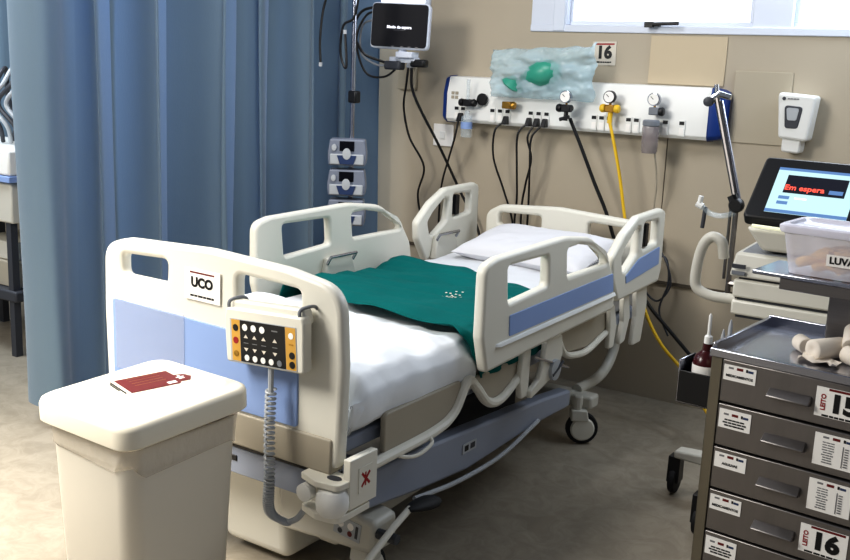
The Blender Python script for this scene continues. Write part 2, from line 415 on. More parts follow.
# mattress deck with trim boards
dk = MB(); dk.box((-2.52,2.12,.515), (-1.64,4.30,.56), 'chassis'); dk.box((-2.45,2.2,.47), (-1.72,4.2,.515), 'greydk')
dk.build('mattress_deck', bed, bevel=.008)
def trim(poly, x, name='deck_trim', m='taupe', th=.02):
    p = rnd(poly, .02, 4)
    o = plate(name, [p], th, .005, m, YZ(x), bed)
    return o
for x, dx in ((-1.605, 1), (-2.555, -1)):
    t1 = trim([(2.25,.475), (2.25,.61), (2.68,.61), (2.64,.52), (2.50,.487)], x)
    t2 = trim([(2.72,.60), (3.10,.60), (3.09,.555), (2.96,.50), (2.87,.485), (2.80,.53)], x)
    t3 = trim([(3.38,.625), (3.86,.64), (3.87,.56), (3.64,.515), (3.47,.53), (3.39,.58)], x)
    ed = MB()
    ed.tube(bez([(x+dx*.008,2.10,.468),(x+dx*.012,2.24,.475),(x+dx*.014,2.5,.482),(x+dx*.014,2.62,.512),(x+dx*.014,2.70,.60),(x+dx*.014,2.76,.565),(x+dx*.014,2.83,.50),(x+dx*.014,2.90,.478),(x+dx*.014,2.98,.495),(x+dx*.014,3.10,.56)]), .017, 'cream', 10)
    ed.tube(bez([(x+dx*.012,3.37,.60),(x+dx*.012,3.43,.535),(x+dx*.012,3.52,.508),(x+dx*.012,3.64,.50),(x+dx*.012,3.78,.53),(x+dx*.012,3.88,.555)]), .014, 'cream', 10)
    ed.build('deck_edge_bumper', bed)
    hk = MB().tube(bez([(x+dx*.01,2.28,.480),(x+dx*.03,2.33,.458),(x+dx*.04,2.39,.450),(x+dx*.04,2.46,.466),(x+dx*.015,2.47,.485)]), .006, 'cream', 8)
    hk.build('accessory_hook', bed)
    # rail lifting arms
    for poly, off in (([(3.05,.63),(3.11,.63),(3.105,.49),(3.10,.45),(3.05,.45),(3.035,.52)], .022), ([(3.20,.64),(3.33,.64),(3.345,.56),(3.30,.49),(3.20,.465),(3.10,.44),(3.09,.47),(3.16,.50),(3.19,.56)], .036), ([(3.80,.66),(3.85,.66),(3.89,.56),(3.87,.47),(3.82,.47),(3.82,.56)], .022), ([(3.91,.68),(3.97,.69),(4.00,.58),(3.96,.48),(3.90,.47),(3.93,.57)], .034), ([(4.08,.69),(4.20,.70),(4.22,.60),(4.18,.43),(4.08,.43),(4.10,.56)], .022)):
        plate('rail_arm', [rnd(poly, .015, 4)], .022, .006, 'cream', YZ(x+dx*off), bed)
    hb = MB().lathe([(.012,-.012),(.04,-.010),(.04,.010),(.012,.014)], 'greylt', frame((x+dx*.05,3.27,.515), (0,1,0), (0,0,1)), 18)
    hb.tube([(x+dx*.06,3.24,.50),(x+dx*.065,3.31,.54)], .006, 'greydk')
    hb.build('pivot_wheel', bed)
    rb = MB().tube([(x+dx*.05,3.10,.60),(x+dx*.055,3.38,.50)], .005, 'steel2')
    rb.build('locking_rod', bed)
# lower frame : inclined side beams, rod, base
for x in (-1.66, -2.50):
    b = MB(); t = .03
    pts = [(2.22,.43,.31), (2.5,.415,.275), (2.8,.395,.25), (3.1,.375,.262), (3.35,.36,.27), (3.60,.335,.265)]
    vs = []; fs = []
    for y, zt, zb in pts: vs += [(x-t,y,zb),(x+t,y,zb),(x+t,y,zt),(x-t,y,zt)]
    for i in range(len(pts)-1):
        for k in range(4): fs.append((i*4+k, i*4+(k+1)%4, i*4+4+(k+1)%4, i*4+4+k))
    fs += [(3,2,1,0), tuple(range(len(vs)-4, len(vs)))]
    b.add(vs, fs, 'chassis'); b.build('side_beam', bed, bevel=.01)
    if x > -2:
        MB().tube(bez([(x+.045,2.45,.27),(x+.05,2.7,.245),(x+.05,3.0,.245),(x+.04,3.3,.29)]), .008, 'greylt').build('control_rod', bed)
        card('frame_sticker', frame((x+.0305,2.80,.335), (0,1,0), (0,0,1)), .09, .035, [('r',-.02,0,.025,.02,'ink'), ('r',.02,0,.03,.02,'greydk')], bed, base='greylt')
lb = MB()
for x in (-1.80,-2.36):
    lb.hexa([(x-.035,2.25,.14),(x+.035,2.25,.14),(x+.035,3.40,.20),(x-.035,3.40,.20)], [(x-.035,2.25,.20),(x+.035,2.25,.20),(x+.035,3.40,.27),(x-.035,3.40,.27)], 'cream2')
    lb.hexa([(x-.035,3.40,.20),(x+.035,3.40,.20),(x+.035,3.98,.155),(x-.035,3.98,.155)], [(x-.035,3.40,.27),(x+.035,3.40,.27),(x+.035,3.98,.215),(x-.035,3.98,.215)], 'cream2')
lb.build('base_rails', bed, bevel=.008)
lb = MB(); lb.box((-2.46,3.90,.155), (-1.665,3.985,.215), 'cream2'); lb.build('base_crossbar', bed, bevel=.012)
lb = MB(); lb.box((-2.28,3.15,.12), (-1.90,3.65,.34), 'greydk'); lb.build('motor_housing', bed, bevel=.02)
for sx in (-1,1):
    x = -2.08+sx*.32
    b = MB().tube(bez([(x,4.33,.54),(x,4.35,.42),(x,4.34,.33),(x,4.27,.255),(x,4.15,.22),(x,3.95,.22)]), .024, 'cream2', 12)
    b.build('curved_frame_tube', bed)
# foot end column and cross arm
cl = MB(); cl.hexa([(-2.24,2.24,.03),(-1.95,2.24,.03),(-1.95,2.52,.03),(-2.24,2.52,.03)], [(-2.22,2.22,.40),(-1.96,2.22,.40),(-1.96,2.50,.40),(-2.22,2.50,.40)], 'cream')
cl.build('lifting_column', bed, bevel=.035, seg=4)
ca = MB(); ca.hexa([(-1.98,2.22,.15),(-1.60,2.22,.17),(-1.60,2.34,.17),(-1.98,2.34,.15)], [(-1.98,2.22,.33),(-1.60,2.22,.275),(-1.60,2.34,.275),(-1.98,2.34,.33)], 'cream2')
co = ca.build('foot_cross_arm', bed, bevel=.018, seg=3)
card('arm_sticker', frame((-1.70,2.2195,.232), (1,.0,-.12), (0,0,1)), .10, .06, [('c',-.025,.008,.012,'card'), ('c',.012,.01,.012,'card'), ('c',-.025,-.016,.009,'greydk'), ('c',.012,-.014,.009,'maroon'), ('r',.036,0,.01,.04,'greydk')], co, base='greylt')
pd = MB(); pd.tube([(-1.55,2.11,.205),(-1.55,2.14,.222),(-1.55,2.25,.272),(-1.55,2.33,.300)], .011, 'cream', 10)
po = pd.build('brake_pedal', bed)
q = MB(); q.tube([(0,-.03,0),(0,-.02,0),(0,.01,0),(0,.05,0),(0,.09,0),(0,.12,0),(0,.128,0)], [.010,.018,.028,.036,.036,.024,.006], 'blackrub', 16, Matrix.Translation((-1.545,2.345,.298)) @ Matrix.Rotation(-.12,4,'X') @ Matrix.Diagonal((1,1,.5,1)))
q.build('pedal_pad', po, smooth=60)
pv = MB().tube([(-1.60,2.24,.238),(-1.53,2.24,.238)], .016, 'greydk'); pv.build('pedal_pivot', po)
# casters
def caster(x, y, a):
    X = Matrix.Translation((x,y,0)) @ Matrix.Rotation(a,4,'Z')
    b = MB(); b.tube([X@V((0,0,.13)),X@V((0,0,.22))], .022, 'cream2'); b.hexa([X@V(p) for p in ((-.035,-.03,.11),(.035,-.03,.11),(.035,.05,.11),(-.035,.05,.11))], [X@V(p) for p in ((-.03,-.03,.16),(.03,-.03,.16),(.03,.04,.16),(-.03,.04,.16))], 'cream2')
    o = b.build('caster', bed, bevel=.006)
    T = X @ Matrix.Translation((0,.025,.072)) @ Matrix.Rotation(PI/2,4,'Y')
    MB().lathe([(.055,-.020),(.068,-.018),(.0715,-.008),(.0715,.008),(.068,.018),(.055,.020)], 'blackrub', T, 26).build('tyre', o)
    MB().lathe([(.01,-.030),(.048,-.027),(.055,-.019),(.055,.019),(.048,.027),(.01,.030)], 'cream', T, 26).build('hubcap', o)
for x, y, a in ((-1.72,3.88,-.95), (-2.44,3.9,-.7), (-1.68,2.28,0), (-2.44,2.3,0)): caster(x, y, a)

# ---- mattress, bedding
def grid(name, fn, nu, nv, m, parent=None, th=0, sub=0, closed=False):
    b = MB(); vs = [fn(i/nu, j/nv) for i in range(nu+1) for j in range(nv+1)]
    fs = [(i*(nv+1)+j, (i+1)*(nv+1)+j, (i+1)*(nv+1)+j+1, i*(nv+1)+j+1) for i in range(nu) for j in range(nv)]
    b.add(vs, fs, m); o = b.build(name, parent, smooth=80)
    if th: k = o.modifiers.new('sol','SOLIDIFY'); k.thickness = th; k.offset = -1
    return o
def nz(x, y, z=0, sc=1.): return noise.noise(V((x*sc, y*sc, z*sc)))
MT = .715
b = MB(); b.box((-2.52,2.13,.562), (-1.64,4.29,MT), 'sheet')
o = b.build('mattress', bevel=.045, seg=5)
tag(o, 'mattress in a pale grey-white fitted sheet lying on the hospital bed', 'mattress')

def profile(u, x0, x1, top, drop_l, drop_r, rad=.05):
    """walk across the bed: down the left edge, across the top, down the right edge; returns x, z"""
    L = [(x0, top-drop_l), (x0, top-rad), (x0+rad*.3, top-rad*.3), (x0+rad, top), (x1-rad, top), (x1-rad*.3, top-rad*.3), (x1, top-rad), (x1, top-drop_r)]
    d = [0]
    for i in range(7): d.append(d[-1]+math.hypot(L[i+1][0]-L[i][0], L[i+1][1]-L[i][1]))
    t = u*d[-1]
    for i in range(7):
        if t <= d[i+1] or i == 6:
            k = (t-d[i])/max(1e-6, d[i+1]-d[i]); return L[i][0]+(L[i+1][0]-L[i][0])*k, L[i][1]+(L[i+1][1]-L[i][1])*k
def duvet(u, v):
    x, z = profile(u, -2.535, -1.612, .755, .10, .17, .07)
    yb = 2.105; ye = 2.76
    y = yb+(ye-yb)*v
    a = nz(x*3, y*3, 3)*.022+nz(x*8, y*8, 1)*.010-abs(nz(x*4+y*5, y*3-x*3, 7))*.034+abs(nz(x*11-y*4, y*9, 4))*.010+.012
    e = min(1, v/.10); z += a
    z -= (1-e)**2*.11 if z > .68 else 0
    bul = .018*math.sin(min(1,max(0,(.76-z)/.17))*PI)
    if x > -1.7: x += bul+nz(y*9, z*9, 5)*.007-.012*(1-e)
    if v > .8: z -= (v-.8)*.16
    if x < -2.2: z += .0
    return (min(x,-1.585), y, z)
o = grid('white_blanket', duvet, 90, 60, 'duvet', th=.012)
tag(o, 'white blanket spread over the foot end of the mattress', 'blanket')
def green(u, v):
    x, z = profile(u, -2.555, -1.592, .775, .10, .185, .06)
    k = (x+2.55)/.96
    yf = 2.86-.20*k+.015*math.sin(k*9); ye = 3.62-.30*max(0,k-.35)/.65
    if u > .86: yf += (u-.86)*.9
    y = yf+(ye-yf)*v
    tt = .775-.020*max(0,min(1,(y-2.85)/.3))
    z -= (.775-tt)*(1 if z > .70 else 0)
    wr = nz(x*1.6+y*2.2, y*7-x*2.5, 2)*.030+abs(nz(x*2.5, y*12, 4))*.022+math.sin(y*26+x*4)*.004
    z += wr if z > .69 else wr*.2
    if x > -1.65: x += .006*math.sin(y*48+z*12)+.004*nz(y*20,z*6)
    return (min(x,-1.578), y, z)
o = grid('green_drape', green, 100, 70, 'green', th=.004)
tag(o, 'dark green surgical cloth laid across the middle of the bed', 'cloth')
b = MB()
for k in range(26):
    a = k*2.4; q = .006+.0016*k; x_, y_ = -1.955+q*math.cos(a)*1.1, 3.155+q*math.sin(a)*1.3; b.cbox((x_,y_,.0), (.009,.004,.001), 'gauze')
dg_ = bpy.context.evaluated_depsgraph_get(); dg_.update(); oe = o.evaluated_get(dg_)
for i_, v_ in enumerate(b.v):
    hit, loc, nrm, fi = oe.ray_cast(oe.matrix_world.inverted() @ V((v_.x, v_.y, 1.0)), V((0,0,-1)))
    b.v[i_] = V((v_.x, v_.y, (oe.matrix_world @ loc).z+.0012+v_.z if hit else .78))
b.build('printed_mark', o, smooth=0)['label'] = 'small faint white printed mark'
def sheetf(u, v):
    x, z = profile(u, -2.53, -1.63, .722, .08, .08, .05)
    y = 3.35+.93*v
    z += nz(x*4, y*5, 9)*.006+abs(nz(x*2+y*3, y*9-x*6, 2))*.012+.002+.03*max(0,y-3.7)
    return (x, y, z)
o = grid('draw_sheet', sheetf, 60, 60, 'sheet', th=.006)
tag(o, 'pale wrinkled sheet over the head half of the mattress, under the pillow', 'sheet')
def pillow():
    b = MB(); n = 36; top = []; W_, H_, T_ = .325, .20, .055
    X = Matrix.Translation((-2.085,4.105,.80)) @ Matrix.Rotation(math.radians(-3),4,'Z') @ Matrix.Rotation(math.radians(11),4,'X')
    vs = []; fs = []
    for side in (1,-1):
        o0 = len(vs)
        for i in range(n+1):
            for j in range(n+1):
                a, c = i/n*2-1, j/n*2-1
                e = ((1-a**4)*(1-c**4))**.55
                px = a*W_*(1-.05*(1-abs(c))*0 + .05*abs(c)**3); py = c*H_*(1+.06*abs(a)**3)
                w = (nz(a*2,c*2,side)*.012+nz(a*6,c*5,side+3)*.005)*e
                vs.append((px, py, side*T_*e+w))
        for i in range(n):
            for j in range(n):
                q = (o0+i*(n+1)+j, o0+(i+1)*(n+1)+j, o0+(i+1)*(n+1)+j+1, o0+i*(n+1)+j+1)
                fs.append(q if side > 0 else q[::-1])
    b.add(vs, fs, 'pillow', X)
    return b.build('pillow', smooth=80)
tag(pillow(), 'white pillow lying at the head of the hospital bed', 'pillow')

# ---- UCO sign on the footboard
card_o = card('bed_sign', frame((-2.115,2.034,.945), (1,0,-.01), (0,0,1)), .145, .095,
    [('r',0,.036,.10,.005,'maroon'), ('t','UCO',0,.006,.040,'ink',.002)] + scrib(0,-.034,.10,.006,'ink',4), base='card', th=.003)
tag(card_o, 'white sign lettered UCO on the footboard of the hospital bed', 'sign')

# ---- hand control pendant hung on the footboard
pc = thing('hand_control', 'amber and black bed hand control with coiled cord hooked over the footboard', 'remote control', (-1.82,1.99,.78))
X = frame((-1.815,1.985,.845), (1,0,.06), (0,0,1))
b = MB(); b.prism(rnd([(-.145,-.075),(.14,-.075),(.145,.062),(.14,.082),(-.14,.082),(-.148,.05)], .012), -.022, .014, 'cream', X)
b.prism(rnd([(-.14,.055),(.14,.055),(.13,.10),(-.13,.10)], .012), -.040, -.004, 'cream', X)
body = b.build('body', pc, bevel=.006)
els = [('r',-.1,0,.032,.118,'gold'), ('r',.102,0,.036,.118,'gold'), ('r',0,0,.166,.118,'ink')]
for i in range(3): els.append(('c',-.065+.032*i,.040,.010,'card'))
els.append(('r',.045,.042,.022,.004,'greyink'))
for i, u in enumerate((-.062,-.030,.004,.045)):
    for v, d in ((.014,1), (-.022,-1)):
        els.append(('p', [(u-.008,v-.004*d),(u+.008,v-.004*d),(u,v+.006*d)][::d], 'gauze'))
    els.append(('r',u,-.004,.018,.002,'greyink'))
for i in range(5): els.append(('c',-.060+.030*i,-.046,.009,'card' if i < 4 else 'grey'))
els += [('c',-.1,.036,.010,'ink'), ('c',-.1,0,.010,'red'), ('c',-.1,-.038,.009,'brass'), ('c',.104,.036,.009,'card'), ('r',.104,.012,.014,.004,'brass'), ('c',.106,-.018,.010,'ink'), ('c',.106,-.044,.010,'ink')]
card('keypad', X @ Matrix.Translation((-.003,-.008,.0135)), .244, .122, els, pc, base='greylt', th=.002)
for u in (-.135,.125):
    h = MB().tube(bez([X@V((u,.05,.0)), X@V((u,.095,.004)), X@V((u+.01,.105,-.02)), X@V((u+.01,.10,-.05)), X@V((u+.012,.082,-.062))]), .005, 'grey', 8)
    h.build('hook', pc)
cd = MB(); pts = [(-1.80,1.985,.775),(-1.80,1.985,.70)]
cd.tube(pts, .008, 'greylt', 8); pts = []
path = bez([(-1.80,1.985,.71),(-1.80,1.98,.58),(-1.803,1.985,.44),(-1.81,1.99,.36),(-1.80,2.0,.325),(-1.765,2.02,.305)], 12)
tot = len(path)-1; turns = 46; N_ = turns*9
for i in range(N_+1):
    t = i/N_*tot; k = min(int(t), tot-1); p = path[k].lerp(path[k+1], t-k)
    a = 2*PI*turns*i/N_; pts.append((p.x+.013*math.cos(a), p.y+.013*math.sin(a), p.z))
cd.tube(pts, .0042, 'greylt', 6)
cd.tube(bez([(-1.765,2.02,.305),(-1.735,2.03,.325),(-1.715,2.04,.36),(-1.70,2.06,.42),(-1.69,2.075,.46)]), .009, 'greylt', 8)
cd.build('coiled_cord', pc)

# ================================================================ BIN
BL = (-1.93,1.655,0); BR = math.radians(-2.3)
wb_ = thing('waste_bin', 'tall ivory plastic lidded waste bin standing in front of the bed footboard', 'bin', BL, BR)
T = W[wb_]
hw, hd = .186, .206
def ring(w, d, z, r=.05, n=5):
    out = []
    for cx, cy, a0 in ((w-r,d-r,0), (-w+r,d-r,90), (-w+r,-d+r,180), (w-r,-d+r,270)): out += [(x,y,z) for x, y in arc((cx,cy), r, a0, a0+90, n)]
    return out
def loft(rings, m, X=None):
    b = MB(); n = len(rings[0]); vs = [p for r_ in rings for p in r_]
    fs = [(i*n+k, i*n+(k+1)%n, (i+1)*n+(k+1)%n, (i+1)*n+k) for i in range(len(rings)-1) for k in range(n)]
    fs += [tuple(range(n))[::-1], tuple(range(len(vs)-n, len(vs)))]
    return b.add(vs, fs, m, X)
loft([ring(.135,.15,0), ring(.14,.155,.01), ring(.163,.183,.685)], 'binbody', T).build('body', wb_, smooth=40)
ln = []
for z, k in ((.615,0), (.645,1), (.67,2), (.692,3)):
    r_ = ring(.1645+.0012*k, .1845+.0012*k, z, n=12); ln.append([(x+.004*nz(x*30,y*30,z*20), y+.004*nz(y*30,x*30,z*20+4), zz+(nz(x*14,y*14,3)*.05+.0 if k == 0 else 0)) for x, y, zz in r_])
loft(ln, 'liner', T).build('bin_liner', wb_, smooth=80)
TL = T @ Matrix.Translation((0,-.2,.70)) @ Matrix.Rotation(math.radians(2.2),4,'X') @ Matrix.Translation((0,.2,-.70))
lid = loft([ring(hw-.006,hd-.006,.692,.045), ring(hw,hd,.697,.05), ring(hw,hd,.738,.05), ring(hw-.004,hd-.004,.749,.048), ring(hw-.014,hd-.014,.755,.045), ring(hw-.030,hd-.030,.756,.04), ring(hw-.036,hd-.036,.762,.04), ring(hw-.046,hd-.046,.765,.04)], 'bin', TL).build('lid', wb_, smooth=50)
# maroon sticker on the lid: its text reads from the right-hand side
SX = TL @ Matrix.Translation((-.01,.03,.7648)) @ Matrix.Rotation(math.radians(-14),4,'Z')
pol = [(-.075,-.055),(.055,-.055),(.078,-.045),(.088,-.02),(.086,-.0),(.095,.02),(.09,.045),(.07,.052),(.058,.045),(-.075,.05)]
pol = [(x, y) for x, y in [(-.06,-.075),(.05,-.075),(.055,.055),(.042,.062),(.045,.088),(.02,.102),(-.006,.092),(-.012,.068),(-.055,.066)]]
els = [('p', pol, 'maroon')]
for i in range(5): els += scrib(.02-.018*i+.004, -.005, .0022, .085, 'brass', 1)
els += [('p', [(.030,.028),(.046,.028),(.046,.052),(.030,.052)], 'card'), ('r',.012,.074,.006,.022,'card'), ('r',.012,.074,.028,.006,'card'), ('r',.024,.074,.005,.016,'card')]
els += [('r',-.005,-.088,.10,.004,'ink')]+scrib(-.012,-.094,.06,.003,'ink',3)
card('lid_sticker', SX, .002, .002, els, lid, base='maroon', th=.0012)['label'] = 'maroon shield-shaped sticker with small print'

# ================================================================ CURTAINS
def curtain_path(n=420):
    """plan of the main curtain: from its free edge near the camera back to the wall"""
    pts = []
    for i in range(n+1):
        t = i/n; y = 2.50+2.06*t; xc = -3.66+.27*t
        ph = t*2*PI*7.2 + .9*math.sin(t*9)+.5*math.sin(t*23)
        A = .092+.034*math.sin(t*17+1)
        pts.append((xc+A*math.sin(ph)+.016*math.sin(ph*2.3+1), y+.040*math.sin(ph*2+.6)))
    # free edge turned back, away from the camera
    lead = [(p.x,p.y) for p in bez([(-3.78,2.70,0),(-3.775,2.62,0),(-3.745,2.545,0),(-3.67,2.525,0),(-3.58,2.535,0),(-3.53,2.57,0),(-3.545,2.63,0),(-3.61,2.70,0),(-3.625,2.76,0)], 6)]
    return lead+[p for p in pts if p[1] > 2.80]
cp = curtain_path()
def curtain(name, cp, z0, z1, m, nz_=14):
    b = MB(); n = len(cp); vs = []
    cx = sum(p[0] for p in cp)/n
    for j in range(nz_+1):
        t = j/nz_; z = z0+(z1-z0)*t
        for i, (x, y) in enumerate(cp):
            k = 1-.12*t+.06*math.sin(i*.05+t*3)
            # the folds tighten towards the hooks
            bx = -3.66+.27*max(0,min(1,(y-2.5)/2.06)) if name == 'privacy_curtain' else cx
            vs.append((bx+(x-bx)*k+.006*math.sin(t*5+i*.08), y+.010*math.sin(t*4+i*.11), z))
    fs = [(j*n+i, j*n+i+1, (j+1)*n+i+1, (j+1)*n+i) for j in range(nz_) for i in range(n-1)]
    b.add(vs, fs, m); return b.build(name, smooth=80)
o = curtain('privacy_curtain', cp, .09, 2.62, 'curtain')
tag(o, 'blue floor-length privacy curtain hanging in folds to the left of the hospital bed', 'curtain')
cr = MB().tube([(-3.74,2.3,2.66),(-3.38,4.69,2.66)], .018, 'alu', 10)
for i in range(16):
    t = (i+.5)/16; y = 2.5+2.0*t; x = -3.66+.27*t
    cr.tube([(x,y,2.655),(x,y,2.60)], .004, 'alu', 6)
tag(cr.build('curtain_rail'), 'white ceiling rail carrying the blue privacy curtain', 'curtain rail')
c2 = [(-6.3+.9*i/120+0, 3.75+.05*math.sin(i*.42)+.012*math.sin(i*1.1)) for i in range(121)]
b = MB(); n = len(c2); vs = [(x,y,z) for z in (.9,1.6,2.3,2.62) for x, y in c2]
b.add(vs, [(j*n+i, j*n+i+1, (j+1)*n+i+1, (j+1)*n+i) for j in range(3) for i in range(n-1)], 'curtain')
tag(b.build('far_curtain', smooth=80), 'bright blue curtain of the next bay behind the big curtain at the far left', 'curtain')
# equipment of the neighbouring bay
nb = thing('side_cart', 'white shelved cart with a blue strip at the far left edge, beyond the curtain', 'cart', (-4.95,3.3,0))
b = MB(); b.box((-5.35,3.05,.97), (-4.55,3.55,1.10), 'white'); b.build('top_box', nb, bevel=.012)
MB().box((-5.35,3.045,.935), (-4.545,3.56,.968), 'blue').build('blue_strip', nb, bevel=.004)
b = MB(); b.box((-5.33,3.07,.72), (-4.57,3.53,.93), 'cream2'); b.build('drawer_box', nb, bevel=.01)
b = MB(); b.box((-5.33,3.07,.30), (-4.57,3.53,.36), 'greydk'); b.build('lower_shelf', nb, bevel=.01)
for x in (-5.30,-4.62):
    for y in (3.10,3.48): MB().box((x-.02,y-.02,.0), (x+.02,y+.02,.74), 'greydk').build('leg', nb)
tb = MB()
for k in range(4):
    x0 = -4.72-.07*k
    tb.tube(bez([(x0,3.28,1.11),(x0+.03,3.24,1.20),(x0-.05,3.20,1.32),(x0+.04,3.22,1.42),(x0+.02,3.3,1.50),(x0-.03,3.34,1.36),(x0,3.36,1.20),(x0-.02,3.35,1.11)]), .012, 'greydk' if k % 2 else 'greylt', 8)
tag(tb.build('tubing_bundle'), 'tangle of dark and pale tubes on the white cart at the far left', 'tubing')
b = thing('supply_boxes', 'stack of cream boxes on the lower shelf of the far left cart', 'box', (-4.8,3.3,.36))
MB().box((-5.1,3.12,.362), (-4.62,3.48,.50), 'taupe').build('lower_box', b, bevel=.006); MB().box((-5.0,3.14,.502), (-4.66,3.44,.60), 'cream2').build('upper_box', b, bevel=.006)

# ================================================================ IV POLE AND PUMPS
ip = thing('drip_stand', 'steel infusion pole standing between the blue curtain and the bed', 'pole', (-3.09,4.0,0))
MB().tube([(-3.10,4.0,.06),(-3.105,4.0,2.1)], .0125, 'steel2', 12).build('pole', ip)
for k in range(5):
    a = 2*PI*k/5+.3; bs = MB()
    bs.tube([(-3.1,4.0,.09),(-3.1+.12*math.cos(a),4+.12*math.sin(a),.085),(-3.1+.2*math.cos(a),4+.2*math.sin(a),.06)], .014, 'steel2')
    bs.lathe([(.008,-.012),(.026,-.01),(.026,.01),(.008,.012)], 'blackrub', Matrix.Translation((-3.1+.2*math.cos(a),4+.2*math.sin(a),.026)) @ Matrix.Rotation(PI/2,4,'X'), 14)
    bs.build('leg', ip)
MB().cbox((-3.085,3.99,1.44), (.05,.045,.06), 'black').build('pole_clamp', ip, bevel=.008)
hk = MB()
for sx in (-1,1): hk.tube(bez([(-3.105,4.0,2.06),(-3.105+sx*.08,4,2.09),(-3.105+sx*.12,4,2.05),(-3.105+sx*.12,4,2.0)]), .005, 'steel2')
hk.build('bag_hooks', ip)
def make_pump():
    p = thing('infusion_pump', 'grey infusion pump, topmost of the three clamped on the pole', 'pump', (-3.085,3.95,1.10), 0, 'infusion pumps on the pole')
    x, y, z = -3.085, 3.95, 1.10; R_ = lambda u, d, v: (x+u, y+d, z+v)
    b = MB(); b.prism(rnd([(-.12,0),(.12,0),(.128,.03),(.128,.065),(.115,.13),(-.115,.13),(-.128,.065),(-.128,.03)], .012), -.06, .06, 'pump', frame((x,y,z+.006),(1,0,0),(0,0,1)))
    b.build('housing', p, bevel=.008)
    MB().box(R_(-.112,-.074,.012), R_(.112,-.058,.064), 'greylt').build('lower_door', p, bevel=.006)
    MB().prism([(-.065,.058),(-.045,.014),(.045,.014),(.065,.058)], .0, .018, 'navy', frame((x,y-.062,z),(1,0,0),(0,0,1))).build('keypad', p, bevel=.002)
    MB().box(R_(-.05,-.064,.078), R_(.048,-.058,.126), 'screen').build('display', p, bevel=.002)
    MB().lathe([(.028,0),(.028,.006),(.018,.008)], 'greylt', frame((x+.0,y-.078,z+.066),(1,0,0),(0,0,1))).build('control_wheel', p)
    MB().lathe([(.004,0),(.016,.002),(.016,.012),(.004,.014)], 'greylt', frame((x-.086,y-.060,z+.095),(1,0,0),(0,0,1))).build('knob', p)
    return p
p0 = make_pump()
p0.scale = (.74,.9,1); p0.rotation_euler.z = .58
for i, lb_ in enumerate(('grey infusion pump, middle one of the three clamped on the pole', 'grey infusion pump, lowest of the three, just above the side rail')):
    c = copy_tree(p0); c.location.z -= .15*(i+1); c['label'] = lb_
# black leads hanging from the pole
for nm, pts, lab in (
    ('hanging_lead', [(-3.10,3.985,2.05),(-3.2,3.97,2.0),(-3.27,3.97,1.88),(-3.285,3.96,1.72),(-3.28,3.96,1.60)], 'black lead looped over the infusion pole, hanging on its left'),
    ('hanging_lead', [(-3.12,3.985,2.04),(-3.06,3.97,1.95),(-3.08,3.965,1.82),(-3.14,3.96,1.78),(-3.155,3.96,1.66),(-3.13,3.96,1.585),(-3.115,3.96,1.60),(-3.13,3.96,1.76)], 'black lead with a pale tip hanging close beside the infusion pole')):
    b = MB(); b.tube(bez(pts), .006, 'black', 8); e = V(pts[-1]); b.tube([e, e+V((0,0,-.02))], .009, 'greylt', 8)
    tag(b.build(nm), lab, 'cable')

# ================================================================ WALL MONITOR
mo = thing('patient_monitor', 'black screened patient monitor on a wall bracket above the bed', 'monitor', (-3.1,4.45,1.58))
Xm = frame((-3.045,4.30,1.795), (1,.30,-.02), (0,.06,1))
b = MB(); b.prism(rnd([(-.156,-.112),(.156,-.112),(.156,.118),(-.156,.118)], .025), -.05, .0, 'alu', Xm); b.build('housing', mo, bevel=.01)
b = MB(); b.prism(rnd([(-.149,-.103),(.149,-.103),(.149,.112),(-.149,.112)], .02), -.002, .004, 'screen', Xm); sc = b.build('screen', mo)
card('screen_text', Xm @ Matrix.Translation((0,-.01,.0035)), .001, .001, [('t','Modo de espera',.0,.006,.020,'scr_white',.0006)]+scrib(0,-.008,.06,.004,'greydk',3), sc, base='screen', th=.001)
b = MB()
for u in (-.03,.02,.06,.10): b.mesh(curve_mesh([rnd([(u-.007,-.104),(u+.007,-.104),(u+.007,-.098),(u-.007,-.098)], .001)], .0008), 'greyink', Xm @ Matrix.Translation((0,0,.0045)))
b.build('button_row', mo)
b = MB(); b.tube([Xm@V((.0,-.11,-.03)), (-3.02,4.36,1.64), (-3.05,4.5,1.62), (-3.24,4.68,1.60)], .018, 'alu'); b.cbox((-3.02,4.34,1.655), (.10,.07,.03), 'alu'); b.cbox((-3.05,4.36,1.63), (.16,.05,.03), 'alu')
b.build('bracket_arm', mo, bevel=.004)
b = MB(); b.cbox((-3.10,4.345,1.60), (.10,.06,.045), 'greydk'); b.build('module_rack', mo, bevel=.01); MB().cbox((-2.955,4.36,1.615), (.09,.05,.04), 'black').build('connector_box', mo, bevel=.01)
MB().box((-3.31,4.672,1.47), (-3.19,4.699,1.63), 'paper2').build('wall_plate', mo, bevel=.006)
